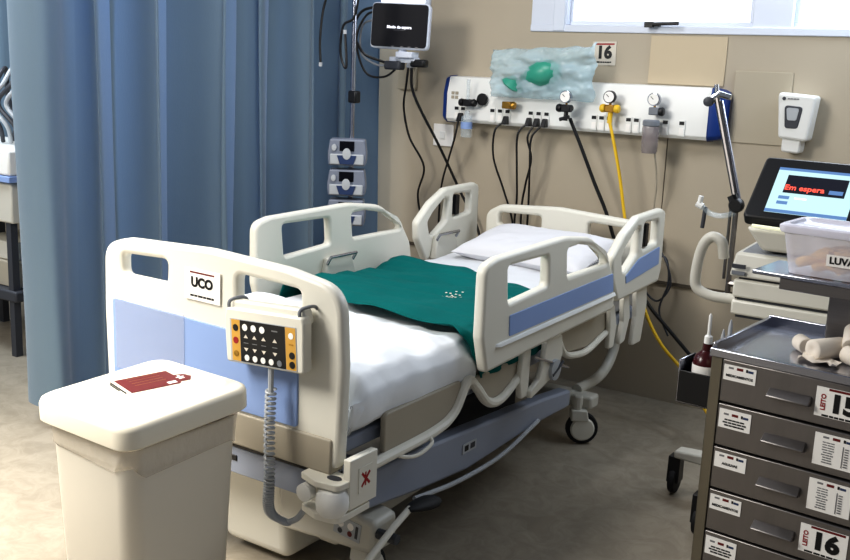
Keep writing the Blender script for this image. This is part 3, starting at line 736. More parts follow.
CB = [
 ([(-3.16,4.33,1.90),(-3.27,4.28,1.87),(-3.30,4.25,1.77),(-3.26,4.28,1.66),(-3.17,4.32,1.62),(-3.09,4.34,1.60)], .007, 'black cable curving from the side of the monitor, upper loop', 'black'),
 ([(-3.17,4.33,1.87),(-3.25,4.29,1.85),(-3.29,4.26,1.72),(-3.24,4.28,1.56),(-3.14,4.31,1.54),(-3.07,4.35,1.60)], .006, 'black cable sagging lowest below the monitor', 'black'),
 ([(-3.20,4.34,1.835),(-3.28,4.30,1.80),(-3.27,4.28,1.66),(-3.19,4.31,1.60),(-3.12,4.34,1.605)], .006, 'grey cable looping from the monitor side, inner loop', 'grey'),
 ([(-3.03,4.37,1.59),(-3.06,4.4,1.50),(-3.14,4.5,1.38),(-3.13,4.55,1.22),(-3.06,4.6,1.06),(-3.12,4.64,.90),(-3.09,4.66,.74),(-2.99,4.66,.60)], .006, 'wavy black cable hanging from the monitor down the wall', 'black'),
 ([(-3.01,4.37,1.59),(-3.02,4.42,1.45),(-2.93,4.55,1.18),(-2.84,4.63,.95),(-2.72,4.66,.72),(-2.66,4.66,.4),(-2.62,4.65,.02)], .0075, 'straight black cable running from the monitor down behind the far head rail', 'black'),
]
for pts, r_, lab, m in CB: tag(MB().tube(bez(pts), r_, m, 8).build('monitor_cable'), lab, 'cable')

# ================================================================ WALL PANEL
gp = thing('medical_gas_panel', 'long white bedhead gas and power panel with blue ends on the back wall', 'wall panel', (-2.19,4.65,1.315))
Xp = frame((0,4.70,0), (0,1,0), (0,0,1))
pr_ = [(0,1.315),(-.085,1.318),(-.10,1.335),(-.10,1.47),(-.075,1.555),(0,1.56)]
b = MB(); vs = [(x, 4.699+y, z) for x in (-2.93,-1.50) for y, z in pr_]; n = len(pr_)
b.add(vs, [(i, (i+1)%n, (i+1)%n+n, i+n) for i in range(n)]+[tuple(range(n))[::-1], tuple(range(n,2*n))], 'white'); b.build('body', gp, bevel=.003)
for x0, x1, sg in ((-2.93,-2.965,-1), (-1.50,-1.435,1)):
    b = MB(); vs = []; rr = [(0,1.0,1.0),(.6,.97,.95),(1,.8,.85)]
    for t, ky, kz in rr:
        for y, z in pr_: vs.append((x0+(x1-x0)*t, 4.699+(y-.002 if t == 0 and y else y)*ky, 1.437+(z-1.437)*kz))
    fs = [(j*n+i, j*n+(i+1)%n, (j+1)*n+(i+1)%n, (j+1)*n+i) for j in range(2) for i in range(n)]+[tuple(range(2*n,3*n)), tuple(range(n))]
    b.add(vs, fs, 'bluedk'); b.build('end_cap', gp, bevel=.004)
def px_outlet(x, z, n_=1, plug=False):
    b = MB(); b.box((x-.016,4.592,z-.045), (x+.016,4.599,z+.03), 'white'); b.box((x-.012,4.590,z+.008), (x+.012,4.5925,z+.024), 'black')
    b.box((x-.011,4.590,z-.038), (x+.011,4.5925,z-.006), 'card'); return b.build('outlet', gp, bevel=.001)
for x in (-2.86,-2.82,-2.64,-2.595,-2.55,-2.415,-2.37,-2.325,-2.065,-2.025,-1.985,-1.885,-1.845,-1.70,-1.62): px_outlet(x, 1.375)
b = MB()
for i in range(2):
    for j in range(2): b.box((-2.90+.024*i,4.596,1.44+.022*j), (-2.882+.024*i,4.5995,1.456+.022*j), 'taupe')
b.build('indicator_grid', gp)

def gauge(name, lab, x, z, body, dial=True, valve=None, group=None):
    t = thing(name, lab, 'gauge', (x,4.58,z)); 
    b = MB(); b.tube([(x,4.60,z),(x,4.545,z)], .017, body, 12); b.cbox((x,4.55,z), (.05,.034,.036), body); b.build('valve_body', t, bevel=.005)
    if dial:
        X = frame((x,4.535,z+.055), (1,0,0), (0,0,1))
        MB().lathe([(.026,-.012),(.030,-.010),(.030,.010),(.026,.012)], 'black' if dial == 'k' else 'steel2', X, 22).build('dial_case', t)
        b = MB().lathe([(.0255,.010),(.0255,.0135)], 'card', X, 22); b.tube([X@V((0,0,.0145)), X@V((-.013,.012,.0145))], .0016, 'ink', 5); b.build('dial_face', t)
        MB().tube([(x,4.548,z+.01),(x,4.545,z+.035)], .006, 'brass').build('stem', t)
    if valve:
        for sx, m in valve:
            q = MB().lathe([(.008,0),(.019,.004),(.021,.018),(.017,.026),(.006,.028)], m, frame((x+sx*.022,4.545,z), (0,1,0), (0,0,1)) @ (Matrix.Rotation(PI,4,'Y') if sx < 0 else Matrix.Identity(4)), 12); q.build('knob', t)
    return t
# small vacuum bottle at the left of the panel
g = gauge('oxygen_flowmeter', 'flowmeter with a small clear bottle at the left end of the gas panel', -2.765, 1.425, 'black', None, [(1,'black'),(-1,'black')])
b = MB(); b.tube([(-2.765,4.545,1.43),(-2.765,4.545,1.545)], .009, 'clear', 10); b.build('flow_tube', g)
b = MB().lathe([(.012,1.385),(.014,1.365),(.030,1.35),(.031,1.255),(.027,1.245)], 'clear', Matrix.Translation((-2.765,4.545,0)), 18); b.build('bottle', g)
b = MB().lathe([(.0315,1.29),(.0315,1.325)], 'scr_blue', Matrix.Translation((-2.765,4.545,0)), 18); b.mats[0] = M['blue']; b.build('bottle_label', g)
q = MB().lathe([(.006,0),(.030,.003),(.032,.016),(.026,.022)], 'black', frame((-2.70,4.595,1.445),(1,0,0),(0,0,1)),18); q.build('round_port', g)
g = gauge('brass_valve', 'brass outlet valve showing under the plastic bag on the gas panel', -2.53, 1.425, 'brass', None, [(1,'brass')])
g = gauge('black_regulator', 'black gas regulator at the right edge of the plastic bag, feeding the black hose', -2.172, 1.43, 'black', 'w', [(-1,'black')])
g.location.y -= .05
MB().tube([(-2.172,4.55,1.42),(-2.172,4.545,1.37)], .011, 'black').build('hose_fitting', g)
MB().tube([(-2.20,4.54,1.375),(-2.15,4.54,1.39)], .009, 'black').build('lever', g)
g = gauge('yellow_regulator', 'gas regulator with a black dial and yellow knobs feeding the yellow hose', -1.965, 1.44, 'brass', 'k', [(-1,'yellow'),(1,'yellow')])
MB().tube([(-1.962,4.55,1.43),(-1.962,4.545,1.37)], .012, 'yellow').build('hose_fitting', g)
g = gauge('suction_regulator', 'grey suction regulator with dial above a clear collection jar on the gas panel', -1.742, 1.44, 'grey', 'w', [(1,'black')])
b = MB().lathe([(.034,1.40),(.040,1.395),(.040,1.375),(.036,1.37)], 'grey', Matrix.Translation((-1.745,4.53,0)), 20); b.build('jar_lid', g)
b = MB().lathe([(.038,1.37),(.040,1.36),(.038,1.255),(.034,1.245)], 'jarp', Matrix.Translation((-1.745,4.53,0)), 20); b.build('jar', g)
b = MB().lathe([(.035,1.248),(.036,1.29)], 'taupe', Matrix.Translation((-1.745,4.53,0)), 20); b.build('jar_fluid', g)

# plastic bag with the resuscitator, on top of the panel
def bag(u, v):
    x = -2.63+.575*u; z = 1.465+.235*v+.03*u*v+(.02 if u>.97 and v>.9 else 0)
    e = (max(0,1-(2*u-1)**6)*max(0,1-(2*v-1)**4))**.5
    x += .012*nz(v*4, u*3, 5)*(1 if u in (0,1) else .5); z += .010*nz(u*7, v*3, 8)
    y = 4.545-.0*e+.018*nz(u*6, v*5, 1)*1.5+.016*abs(nz(u*14+v*5, v*10, 2))-.022*abs(nz(u*5-v*6, v*4+u*3, 6))
    return x, y, z, e
b = MB(); n1, n2 = 60, 34
for sd in (-1,1):
    vs = []
    for i in range(n1+1):
        for j in range(n2+1):
            x, y, z, e = bag(i/n1, j/n2); vs.append((x, (4.535 if sd < 0 else 4.61)*e*0 + (y+sd*.0 - (.055*e if sd < 0 else -.02*e)), z))
    fs = [(i*(n2+1)+j, (i+1)*(n2+1)+j, (i+1)*(n2+1)+j+1, i*(n2+1)+j+1) for i in range(n1) for j in range(n2)]
    b.add(vs, fs if sd < 0 else [f[::-1] for f in fs], 'bag')
tag(b.build('plastic_bag', smooth=80), 'crumpled clear plastic bag leaning on the gas panel with a green resuscitator inside', 'plastic bag')
rs = thing('manual_resuscitator', 'green squeeze-bulb resuscitator inside the clear plastic bag', 'resuscitator', (-2.33,4.53,1.53))
Xr = Matrix.Translation((-2.33,4.53,1.592)) @ Matrix.Rotation(math.radians(-12),4,'Y') @ Matrix.Rotation(PI/2,4,'Y')
MB().lathe([(.012,-.12),(.022,-.10),(.050,-.06),(.066,-.01),(.062,.04),(.036,.085),(.018,.10)], 'resus', Xr, 22).build('bulb', rs)
MB().lathe([(.018,.10),(.020,.13),(.026,.14),(.026,.165),(.012,.17)], 'clear', Xr, 16).build('valve', rs)
MB().lathe([(.016,-.12),(.022,-.13),(.022,-.16),(.012,-.165)], 'greylt', Xr, 16).build('inlet', rs)
MB().lathe([(.052,0),(.060,.008),(.050,.022),(.028,.045),(.014,.06)], 'resus', Matrix.Translation((-2.50,4.525,1.52)) @ Matrix.Rotation(.6,4,'Y'), 20).build('face_mask', rs)

# power leads plugged in the panel
def lead(x, pts, lab, m='black', r_=.0055):
    t = thing('power_lead', lab, 'cable', (x,4.56,1.35))
    b = MB(); b.hexa([(x-.014,4.55,1.325),(x+.014,4.55,1.325),(x+.014,4.592,1.325),(x-.014,4.592,1.325)], [(x-.010,4.565,1.368),(x+.010,4.565,1.368),(x+.010,4.592,1.368),(x-.010,4.592,1.368)], m)
    b.build('plug', t, bevel=.004)
    MB().tube(bez([(x,4.56,1.34)]+pts), r_, m, 8).build('cord', t)
lead(-2.825, [(-2.835,4.55,1.25),(-2.88,4.57,1.13),(-2.95,4.62,.98),(-2.98,4.65,.80),(-2.98,4.66,.60)], 'thin black power lead beside the light switch, furthest left on the gas panel')
lead(-2.55, [(-2.59,4.54,1.29),(-2.60,4.56,1.15),(-2.55,4.60,.98),(-2.50,4.63,.80),(-2.48,4.66,.5)], 'black power lead plugged in alone, left of the group of three plugs')
lead(-2.415, [(-2.455,4.54,1.28),(-2.46,4.56,1.12),(-2.47,4.6,.95),(-2.49,4.63,.78),(-2.47,4.66,.5)], 'black power lead, leftmost of the group of three plugs')
lead(-2.37, [(-2.40,4.545,1.27),(-2.385,4.57,1.16),(-2.425,4.60,1.02),(-2.455,4.63,.86),(-2.45,4.66,.5)], 'black power lead, middle of the group of three plugs')
lead(-2.325, [(-2.375,4.54,1.27),(-2.385,4.56,1.12),(-2.40,4.60,.94),(-2.415,4.63,.78),(-2.42,4.66,.5)], 'black power lead, rightmost of the group of three plugs')
# hoses
tag(MB().tube(bez([(-2.172,4.545,1.38),(-2.10,4.54,1.25),(-2.02,4.54,1.09),(-1.94,4.54,.94),(-1.84,4.52,.74),(-1.65,4.42,.56),(-1.50,4.40,.43),(-1.36,4.38,.31),(-1.15,4.2,.18),(-.95,4.1,.10)]), .009, 'black', 10).build('black_air_hose'), 'thick black hose from the gas panel running down behind the bed', 'hose')
tag(MB().tube(bez([(-1.962,4.545,1.38),(-1.92,4.54,1.25),(-1.88,4.54,1.10),(-1.84,4.54,.92),(-1.76,4.50,.70),(-1.63,4.37,.52),(-1.53,4.34,.39),(-1.40,4.32,.28),(-1.15,4.1,.12),(-.95,4.0,.06)]), .008, 'yellow', 10).build('yellow_air_hose'), 'yellow hose from the gas panel running down behind the bed', 'hose')
b = MB(); b.tube(bez([(-1.725,4.55,1.26),(-1.72,4.6,1.1),(-1.735,4.64,.92),(-1.70,4.66,.80)]), .0045, 'taupe', 8); b.cbox((-1.715,4.67,.80), (.04,.03,.06), 'card')
b.tube(bez([(-1.70,4.66,.78),(-1.64,4.64,.70),(-1.62,4.64,.60),(-1.68,4.64,.52),(-1.75,4.64,.58),(-1.73,4.65,.70),(-1.66,4.65,.74),(-1.63,4.64,.62),(-1.66,4.63,.48),(-1.60,4.62,.36)]), .005, 'greydk', 8)
tag(b.build('coiled_wall_cord'), 'thin cord with a pale connector tangled on the wall behind the near head rail', 'cable')

# things on the wall
card_o = card('bed_number_sign', frame((-2.083,4.698,1.700), (1,0,.02), (0,0,1)), .125, .115, [('r',0,.045,.105,.008,'red'), ('t','16',.0,.003,.082,'ink',.004)]+scrib(0,-.042,.08,.007,'ink',4), base='numcard', th=.003)
tag(card_o, 'pale sign numbered 16 on the wall above the gas panel', 'sign')
b = MB(); b.box((-1.845,4.693,1.565), (-1.475,4.699,1.79), 'paper'); tag(b.build('beige_cover_board', bevel=.002), 'glossy beige cover board on the wall under the window, above the gas panel', 'board')
b = MB(); b.box((-1.425,4.692,1.315), (-1.165,4.699,1.64), 'paper2'); tag(b.build('pale_cover_board', bevel=.002), 'pale square cover board on the wall between the gas panel and the soap dispenser', 'board')
ls = thing('light_switch', 'white square wall switch below the left end of the gas panel', 'switch', (-3.0,4.69,1.18))
MB().box((-3.065,4.688,1.175), (-2.935,4.699,1.295), 'card').build('plate', ls, bevel=.003); MB().box((-3.02,4.683,1.215), (-2.985,4.689,1.255), 'white').build('rocker', ls, bevel=.002)
sd = thing('soap_dispenser', 'white soap dispenser on the wall above the ventilator screen', 'dispenser', (-1.11,4.65,1.29))
b = MB(); b.prism(rnd([(-1.18,1.355),(-1.055,1.345),(-1.035,1.545),(-1.20,1.555)], .018), 0, .10, 'white', frame((0,4.699,0),(1,0,0),(0,0,1))); b.build('housing', sd, bevel=.012, seg=3)
b = MB(); b.prism(rnd([(-1.165,1.295),(-1.085,1.29),(-1.08,1.36),(-1.165,1.365)], .015), 0, .085, 'white', frame((0,4.699,0),(1,0,0),(0,0,1))); b.build('push_lever', sd, bevel=.008)
b = MB(); b.prism(rnd([(-1.155,1.40),(-1.10,1.40),(-1.085,1.495),(-1.165,1.50)], .015), 0, .104, 'greydk', frame((0,4.699,0),(1,0,0),(0,0,1))); b.build('sight_window', sd, bevel=.003)
b = MB(); b.prism(rnd([(-1.146,1.435),(-1.108,1.435),(-1.10,1.488),(-1.155,1.49)], .01), 0, .107, 'greylt', frame((0,4.699,0),(1,0,0),(0,0,1))); b.build('window_inset', sd)  # light grey plate inside the dark sight window
card('brand_mark', frame((-1.15,4.598,1.528),(1,0,0),(0,0,1)), .001, .001, [('c',-.02,0,.008,'greydk')]+scrib(.02,0,.05,.005,'greyink',3), sd, base='white', th=.001)

# ================================================================ VENTILATOR
ve = thing('ventilator', 'cream ventilator on a wheeled stand with a lit touch screen, beside the back wall', 'ventilator', (-.85,3.75,0))
Xv = frame((-.958,3.46,1.158), (1,.02,-.01), (0,.22,.19))        # lower left corner of the screen unit, leaning back
b = MB(); b.prism(rnd([(-.015,-.02),(.42,-.02),(.42,.275),(-.01,.275)], .02), -.045, .0, 'black', Xv); b.build('screen_housing', ve, bevel=.008)
b = MB(); b.prism([(.05,.012),(.315,.012),(.315,.225),(.05,.225)], -.002, .0015, 'scr_cyan', Xv); scr = b.build('display', ve)
els = [('r',0,.1,.265,.012,'scr_blue'), ('r',0,-.1,.265,.014,'scr_blue'), ('r',.005,.03,.20,.085,'scr_dark'), ('t','Em espera',-.028,.012,.034,'scr_red',.0008,0,.92), ('r',.075,.008,.045,.018,'scr_blue'), ('r',-.085,-.035,.036,.014,'scr_blue'), ('r',-.085,-.06,.036,.014,'scr_blue'),('r',-.03,-.035,.04,.006,'scr_white')]
card('display_graphics', Xv @ Matrix.Translation((.1825,.119,.0012)), .002, .002, els, scr, base='scr_cyan', th=.001)
b = MB(); b.lathe([(.028,0),(.028,.012),(.022,.018),(.004,.019)], 'grey', Xv @ Matrix.Translation((.362,.045,0)), 22); b.build('rotary_knob', ve)
for k in range(3): MB().lathe([(.010,0),(.010,.004)], 'greydk', Xv @ Matrix.Translation((.36,.10+.04*k,0)), 14).build('key', ve)
b = MB(); b.hexa([(-.90,3.46,1.03),(-.53,3.46,1.03),(-.53,3.72,1.03),(-.90,3.72,1.03)], [(-.955,3.43,1.11),(-.50,3.43,1.11),(-.50,3.76,1.14),(-.94,3.76,1.14)], 'cream'); b.build('screen_base', ve, bevel=.015, seg=3)
MB().tube([(-.93,3.425,1.118),(-.80,3.425,1.115)], .006, 'led').build('status_light', ve)
b = MB(); b.hexa([(-.99,3.42,.935),(-.52,3.42,.935),(-.52,3.85,.935),(-.99,3.85,.935)], [(-.985,3.46,1.015),(-.54,3.46,1.015),(-.54,3.80,1.03),(-.985,3.80,1.03)], 'cream2'); uo = b.build('ventilator_unit', ve, bevel=.01)
MB().hexa([(-.965,3.475,1.0),(-.56,3.475,1.0),(-.56,3.78,1.015),(-.965,3.78,1.015)], [(-.965,3.475,1.02),(-.56,3.475,1.02),(-.56,3.78,1.035),(-.965,3.78,1.035)], 'grey').build('grey_top_cover', uo, bevel=.004)
b = MB(); b.box((-.980,3.416,.966), (-.935,3.425,.980), 'greydk'); b.box((-.980,3.416,.944), (-.935,3.425,.956), 'grey'); b.build('port_block', uo)
for z0, z1 in ((.862,.926), (.800,.852)):
    d = MB().box((-.975,3.43,z0), (-.56,3.84,z1), 'cream'); d.build('drawer', ve, bevel=.008)
MB().box((-.96,3.445,.79), (-.57,3.83,.935), 'greydk').build('drawer_frame', ve)
b = MB().tube(bez([(-.97,3.47,.845),(-1.06,3.47,.845),(-1.115,3.47,.87),(-1.12,3.47,.94),(-1.105,3.47,1.02),(-1.075,3.47,1.055),(-1.04,3.47,1.04),(-1.03,3.48,.985)],10), .019, 'cream2', 12); b.build('push_handle', ve)
MB().tube([(-.62,3.6,.16),(-.62,3.6,.82)], .045, 'cream2', 16).build('column', ve)
for dx, dy in ((-.50,.02), (-.30,-.28), (.30,-.28), (.30,.25)):
    x1, y1 = -.68+dx, 3.62+dy; b = MB()
    d_ = V((dx,dy,0)).normalized(); n_ = V((-d_.y,d_.x,0))*.035; c0 = V((-.68,3.62,0)); c1 = V((x1,y1,0))
    b.hexa([c0-n_+V((0,0,.14)), c1-n_+V((0,0,.155)), c1+n_+V((0,0,.155)), c0+n_+V((0,0,.14))], [c0-n_+V((0,0,.22)), c1-n_+V((0,0,.185)), c1+n_+V((0,0,.185)), c0+n_+V((0,0,.22))], 'cream2')
    lo_ = b.build('leg', ve, bevel=.008)
    T_ = Matrix.Translation((x1,y1-.0,.055))
    w = MB().lathe([(.012,-.016),(.05,-.013),(.054,0),(.05,.013),(.012,.016)], 'blackrub', T_ @ Matrix.Rotation(PI/2,4,'Y'), 20); w.hexa([(x1-.024,y1-.03,.05),(x1+.024,y1-.03,.05),(x1+.024,y1+.03,.05),(x1-.024,y1+.03,.05)], [(x1-.024,y1-.025,.156),(x1+.024,y1-.025,.156),(x1+.024,y1+.025,.156),(x1-.024,y1+.025,.156)], 'black'); w.build('caster', lo_, bevel=.003)
# support arm
ar = MB(); J = V((-1.075,3.72,1.145))
ar.tube([J, V((-1.215,3.80,1.535))], .011, 'steel', 10); ar.tube([J+V((.016,0,0)), V((-1.195,3.80,1.52))], .006, 'steel2', 8)
ar.tube([J, V((-1.08,3.74,.80))], .010, 'steel', 10); ar.tube([J+V((-.02,0,0)), V((-1.10,3.74,.86))], .006, 'steel', 8); ar.tube([(-1.08,3.74,.845),(-.97,3.72,.845)], .012, 'steel', 8)
ao = ar.build('support_arm', ve)
MB().lathe([(.022,-.02),(.028,-.01),(.028,.01),(.022,.02)], 'black', frame(J,(1,0,0),(0,0,1)),16).tube([J+V((-.02,0,.035)),J+V((.01,0,-.02))],.02,'black').build('arm_joint', ao)
q = MB(); T0 = V((-1.215,3.80,1.535)); q.tube([T0+V((-.02,0,-.015)),T0+V((.01,0,.01)),T0+V((.055,0,.0))], [.016,.014,.011], 'chrome'); q.tube([T0,T0+V((-.005,0,.045))], [.012,.008], 'chrome'); q.lathe([(.006,0),(.018,.004),(.018,.022),(.006,.026)], 'greydk', frame(T0+V((-.022,-.01,-.02)),(1,0,0),(0,0,1)),14); q.build('arm_clamp', ao)
q = MB(); q.tube(bez([J+V((0,0,-.03)),J+V((-.05,-.01,-.045)),J+V((-.10,0,-.04)),J+V((-.125,0,-.02))]), .010, 'clear', 10); q.tube([J+V((-.125,0,-.02)),J+V((-.15,0,-.01))], .013, 'white'); q.tube([J+V((-.115,0,-.02)),J+V((-.12,0,-.10))], .008, 'greydk'); q.tube([J+V((-.14,0,-.01)),J+V((-.135,0,.02))], .010, 'white'); q.build('breathing_connector', ao)
MB().lathe([(.004,-.03),(.02,-.026),(.02,0),(.01,.006)], 'grey', Matrix.Translation((-1.085,3.74,.80)),12).build('clamp_knob', ao)

# ================================================================ DRAWER CART
RZ = math.radians(-4.8)
ct = thing('medication_cart', 'stainless steel five-drawer medication cart at the right, labelled 15 and 16', 'cart', (-.735,2.567,0), RZ)
TC = W[ct]        # local: x to the right along the front, y to the back, z up
CW, CD = .395, .43
def L(m): return dict(X=TC)
b = MB()
b.box((-.03,0,.10), (0,.012,.885), 'frame_steel', TC); b.box((CW,0,.10), (CW+.03,.012,.885), 'frame_steel', TC)
b.box((-.03,0,.10), (-.022,CD,.885), 'frame_steel', TC); b.box((CW+.022,0,.10), (CW+.03,CD,.885), 'frame_steel', TC)
b.box((-.03,CD-.008,.10), (CW+.03,CD,.885), 'frame_steel', TC); b.box((-.03,0,.09), (CW+.03,CD,.10), 'frame_steel', TC)
b.box((0,.02,.10), (CW,.03,.885), 'black', TC)
b.build('cabinet_body', ct, bevel=.002)
b = MB(); z = .885
b.box((-.030,-.006,z), (CW+.034,CD+.004,z+.006), 'steel2', TC)
b.box((-.034,-.008,z-.004), (CW+.034,.010,z+.018), 'steel2', TC); b.box((-.034,.008,z+.004), (-.022,CD,z+.030), 'steel2', TC)
b.box((CW+.022,.008,z+.004), (CW+.034,CD,z+.030), 'steel2', TC); b.box((-.034,CD-.008,z+.004), (CW+.034,CD+.004,z+.034), 'steel2', TC)
b.build('top_tray', ct, bevel=.002)
def hdr(w, y): return [('r',-w*.28,y,w*.16,.005,'greyink'), ('r',0,y,w*.20,.007,'maroon'), ('r',w*.22,y,w*.06,.008,'ink'), ('r',w*.34,y-.001,w*.16,.006,'navy')]
def num(n_): return [('r',.01,.034,.085,.006,'maroon'), ('t',n_,.006,-.001,.062,'ink',.0034,0,1.1), ('t','LEITO',-.043,0,.016,'red',.0005,PI/2)]+scrib(0,-.034,.09,.005,'ink',4)
def lst(): 
    e = hdr(.09,.033)
    for i in range(9): e += scrib(-.018,.020-.0065*i,.032*random.uniform(.7,1),.0026,'greyink',2)
    for i in range(8): e += scrib(.027,.014-.0065*i,.010,.0026,'greyink',1)
    e.append(('r',.018,-.008,.001,.055,'greyink')); return e
tags_ = ['MEDICAMENTOS', None, 'AGULHAS', 'MEDICAMENTOS', None, None]
for k in range(6):
    zt = .880-.122*k; zb = zt-.116
    d = MB(); d.box((.003,-.004,zb), (CW-.003,.018,zt), 'steeldr', TC)
    do = d.build('drawer', ct, bevel=.003)
    h = MB(); h.hexa([(.132,-.030,zb+.047),(.240,-.030,zb+.047),(.240,-.004,zb+.040),(.132,-.004,zb+.040)], [(.132,-.030,zb+.052),(.240,-.030,zb+.052),(.240,-.004,zb+.068),(.132,-.004,zb+.068)], 'steeldr', TC)
    h.build('handle', do, bevel=.002)
    e = hdr(.085,.013)
    if tags_[k]: e.append(('t',tags_[k],0,-.008,.0095,'ink',.0003))
    else:
        for i in range(3): e += scrib(0,-.002-.0075*i,.055+.01*(i%2),.004,'ink',4)
    hh = .042 if tags_[k] else .052
    card('drawer_label', TC @ frame((.052,-.005,zt-.012-hh/2), (1,0,0), (0,0,1)), .086, hh, e, do, th=.0015)
    Xl = TC @ frame((.312,-.005,zb+.062), (1,0,0), (0,0,1))
    if k == 0: card('bed_number_label', Xl, .125, .076, num('15'), do, th=.0015)['label'] = 'white label lettered LEITO 15'
    elif k == 3: card('bed_number_label', Xl, .118, .076, num('16'), do, th=.0015)['label'] = 'white label lettered LEITO 16'
    elif k in (1,2): card('contents_list', Xl, .105, .084, lst(), do, th=.0015)
    elif k == 4: card('contents_list', Xl, .105, .06, lst()[:10], do, th=.0015)
for x in (.0,CW):
    for y in (.06,CD-.06):
        b = MB(); b.lathe([(.01,-.014),(.042,-.012),(.045,0),(.042,.012),(.01,.014)], 'blackrub', TC @ Matrix.Translation((x,y,.046)) @ Matrix.Rotation(PI/2,4,'Y'), 18); b.tube([TC@V((x,y,.05)),TC@V((x,y,.092))], .012, 'steel2'); b.box((x-.02,y-.02,.07), (x+.02,y+.02,.092), 'steel2', TC); b.build('caster', ct)
b = MB(); b.box((.165,CD-.13,.892), (.250,CD-.095,1.05), 'steel', TC); b.build('shelf_post', ct, bevel=.003)
b = MB(); b.box((-.02,.20,1.078), (CW+.06,CD-.02,1.090), 'steel2', TC); b.box((.055,.21,1.045), (CW+.06,CD-.03,1.078), 'steel', TC); b.build('upper_shelf', ct, bevel=.003)
# side holder
b = MB(); hx0, hx1, hy0, hy1, hz0, hz1 = -.150, -.032, .07, .17, .705, .830
b.box((hx0,hy0,hz0), (hx1,hy1,hz0+.006), 'steel2', TC); b.box((hx0,hy0,hz0), (hx0+.005,hy1,hz1), 'steel2', TC); b.box((hx0,hy1-.005,hz0), (hx1,hy1,hz1), 'black', TC); b.box((hx0,hy0,hz0), (hx1,hy0+.005,hz1-.03), 'black', TC); b.box((hx1-.005,hy0,hz0), (hx1,hy1,hz1), 'steel', TC)
b.build('side_holder', ct, bevel=.002)
bt = thing('antiseptic_bottle', 'dark red bottle with white nozzle in the holder on the side of the steel cart', 'bottle', TC@V((-.092,.12,.713)))
X = TC @ Matrix.Translation((-.092,.12,.713))
MB().lathe([(.034,0),(.037,.01),(.037,.11),(.030,.13),(.014,.145),(.013,.165)], 'bottle', X, 20).build('bottle_body', bt)
MB().lathe([(.0375,.075),(.0375,.105)], 'card', X, 20).build('bottle_label', bt)
MB().lathe([(.012,.163),(.011,.185),(.005,.19),(.0045,.245),(.002,.25)], 'white', X, 12).build('nozzle', bt)
for i, (x, y, h_) in enumerate(((-.067,.125,.21), (-.058,.15,.235))):
    b = MB(); b.lathe([(.005,0),(.006,.10),(.006,h_-.02),(.002,h_)], 'greylt', TC @ Matrix.Translation((x+.012,y+.005,.713)), 10)
    tag(b.build('swab_tube'), 'thin pale swab tube beside the red bottle, ' + ('the shorter one' if i == 0 else 'the taller one'), 'tube', 'swab tubes in the side holder')
# rolls on the cart top
def roll(x, y, z, ang, r_, l_, lab, tilt=0):
    X = TC @ Matrix.Translation((x,y,z)) @ Matrix.Rotation(ang,4,'Z') @ Matrix.Rotation(tilt,4,'X') @ Matrix.Rotation(PI/2,4,'X')
    b = MB().lathe([(r_*.25,l_/2-.002),(r_*.35,l_/2),(r_*.9,l_/2),(r_,l_/2-.003),(r_,-l_/2+.003),(r_*.9,-l_/2),(r_*.35,-l_/2),(r_*.25,-l_/2+.002)], 'gauze', X, 20)
    tag(b.build('bandage_roll', smooth=50), lab, 'bandage', 'bandage rolls on the cart top')
roll(.215,.16,.919,-.5,.028,.10,'white bandage roll lying in front on the steel cart, end facing forward')
roll(.262,.205,.948,.25,.022,.085,'white bandage roll leaning on top of the others on the steel cart',.3)
roll(.145,.185,.913,.7,.022,.05,'small bandage roll at the left of the group on the steel cart')
roll(.285,.145,.915,.9,.024,.05,'short bandage roll at the right of the group on the steel cart')
b = MB(); vs = []; 
for i in range(13):
    for j in range(9): vs.append((.165+.10*i/12, .085+.05*j/8+.01*math.sin(i), .896+.010*abs(nz(i*.4,j*.5,3))*2))
b.add(vs, [(i*9+j,(i+1)*9+j,(i+1)*9+j+1,i*9+j+1) for i in range(12) for j in range(8)], 'gauze', TC)
tag(b.build('gauze_pad', smooth=80), 'crumpled gauze pad lying in front of the bandage rolls on the steel cart', 'gauze')
# glove tub on the upper shelf
TT = TC @ Matrix.Translation((.180,.305,1.092))
gt = thing('glove_tub', 'translucent plastic tub lettered LUVAS on the upper shelf of the steel cart', 'tub', TT.translation)
W[gt] = Matrix.Translation(TT.translation)
def rr(w, d, z, r=.03): return ring(w, d, z, r)
b = MB(); rg = [rr(.125,.085,0), rr(.145,.10,.115)]; n = len(rg[0]); vs = rg[0]+rg[1]
b.add(vs, [(k,(k+1)%n,(k+1)%n+n,k+n) for k in range(n)]+[tuple(range(n))[::-1]], 'tub', TT @ Matrix.Translation((.01,0,0))); b.build('tub_body', gt)
loft([rr(.152,.107,.112), rr(.155,.11,.118), rr(.155,.11,.130), rr(.148,.104,.135), rr(.135,.09,.135), rr(.13,.085,.128)], 'lid', TT @ Matrix.Translation((.01,0,0))).build('tub_lid', gt, smooth=50)
card('name_label', TT @ frame((.037,-.0955,.052), (1,0,0), (0,-.13,1)), .092, .032, [('t','LUVAS',0,0,.026,'ink',.0009)], gt, base='card', th=.001)
b = MB(); 
for i in range(26):
    a = random.uniform(0,6.28); x, y, z = random.uniform(-.095,.115), random.uniform(-.07,.06), random.uniform(.02,.065)
    P_ = [V((x,y,z))+V((math.cos(a+k)*.018*k, math.sin(a+k*1.3)*.012*k, .006*math.sin(k*2+i))) for k in range(4)]
    P_ = [V((max(-.10,min(.12,p.x)), max(-.065,min(.065,p.y)), max(.012,p.z))) for p in P_]
    b.tube(bez(P_,4), .014, 'glove', 8, X=TT)
o = b.build('latex_gloves', smooth=80); tag(o, 'heap of cream latex gloves inside the tub on the upper shelf', 'gloves', kind='stuff')

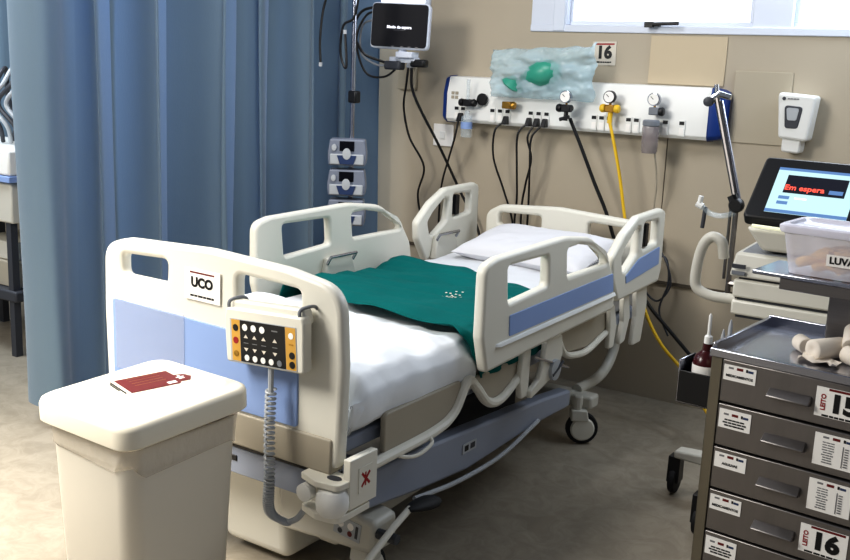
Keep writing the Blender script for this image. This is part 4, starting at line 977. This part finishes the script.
# ================================================================ CAMERA
f, yaw, pit, rol = 1000., math.radians(33.3), math.radians(12.03), math.radians(2.4)
F = V((-math.sin(yaw)*math.cos(pit), math.cos(yaw)*math.cos(pit), -math.sin(pit)))
r0 = V((math.cos(yaw), math.sin(yaw), 0)); u0 = r0.cross(F)
r_ = r0*math.cos(rol)+u0*math.sin(rol); u_ = -r0*math.sin(rol)+u0*math.cos(rol)
cam = bpy.data.cameras.new('camera'); co = bpy.data.objects.new('camera', cam); COL.objects.link(co)
mm = Matrix.Identity(4)
for i in range(3): mm[i][0] = r_[i]; mm[i][1] = u_[i]; mm[i][2] = -F[i]
mm.translation = (0,0,1.6); co.matrix_world = mm
cam.sensor_fit = 'HORIZONTAL'; cam.sensor_width = 36; cam.lens = 36*f/850; cam.clip_start = .05
C.camera = co

# ================================================================ LIGHT
def area(name, loc, to, size, power, col):
    l = bpy.data.lights.new(name, 'AREA'); l.shape = 'RECTANGLE'; l.size, l.size_y = size; l.energy = power; l.color = col
    o = bpy.data.objects.new(name, l); COL.objects.link(o); o.location = loc
    o.rotation_euler = (V(to)-V(loc)).to_track_quat('-Z','Y').to_euler(); return o
area('ceiling_light_front', (-3.3,.2,2.7), (-2.2,1.9,.5), (1.2,1.0), 84, (1,.965,.90))
area('ceiling_light_bed', (-2.2,3.0,2.8), (-2.1,3.0,0), (.9,.6), 24, (.98,.98,1))
area('window_light', (-1.0,4.62,2.15), (-1.8,2.8,.8), (2.6,.5), 30, (.78,.88,1))
area('next_bay_light', (-5.0,2.4,2.7), (-4.8,2.9,0), (1.4,1.0), 48, (.8,.9,1))
fl = area('left_floor_fill', (-3.0,1.0,2.75), (-3.0,1.25,0), (.9,.7), 30, (1,.93,.82)); fl.data.spread = math.radians(75)  # unseen fill lamp, added to brighten the floor at the left
w = bpy.data.worlds.new('world'); C.world = w; w.use_nodes = True
w.node_tree.nodes['Background'].inputs[0].default_value = (.80,.85,.95,1); w.node_tree.nodes['Background'].inputs[1].default_value = .20
C.view_settings.view_transform = 'Standard'; C.view_settings.look = 'Medium High Contrast'; C.view_settings.exposure = .15
C.cycles.use_denoising = True
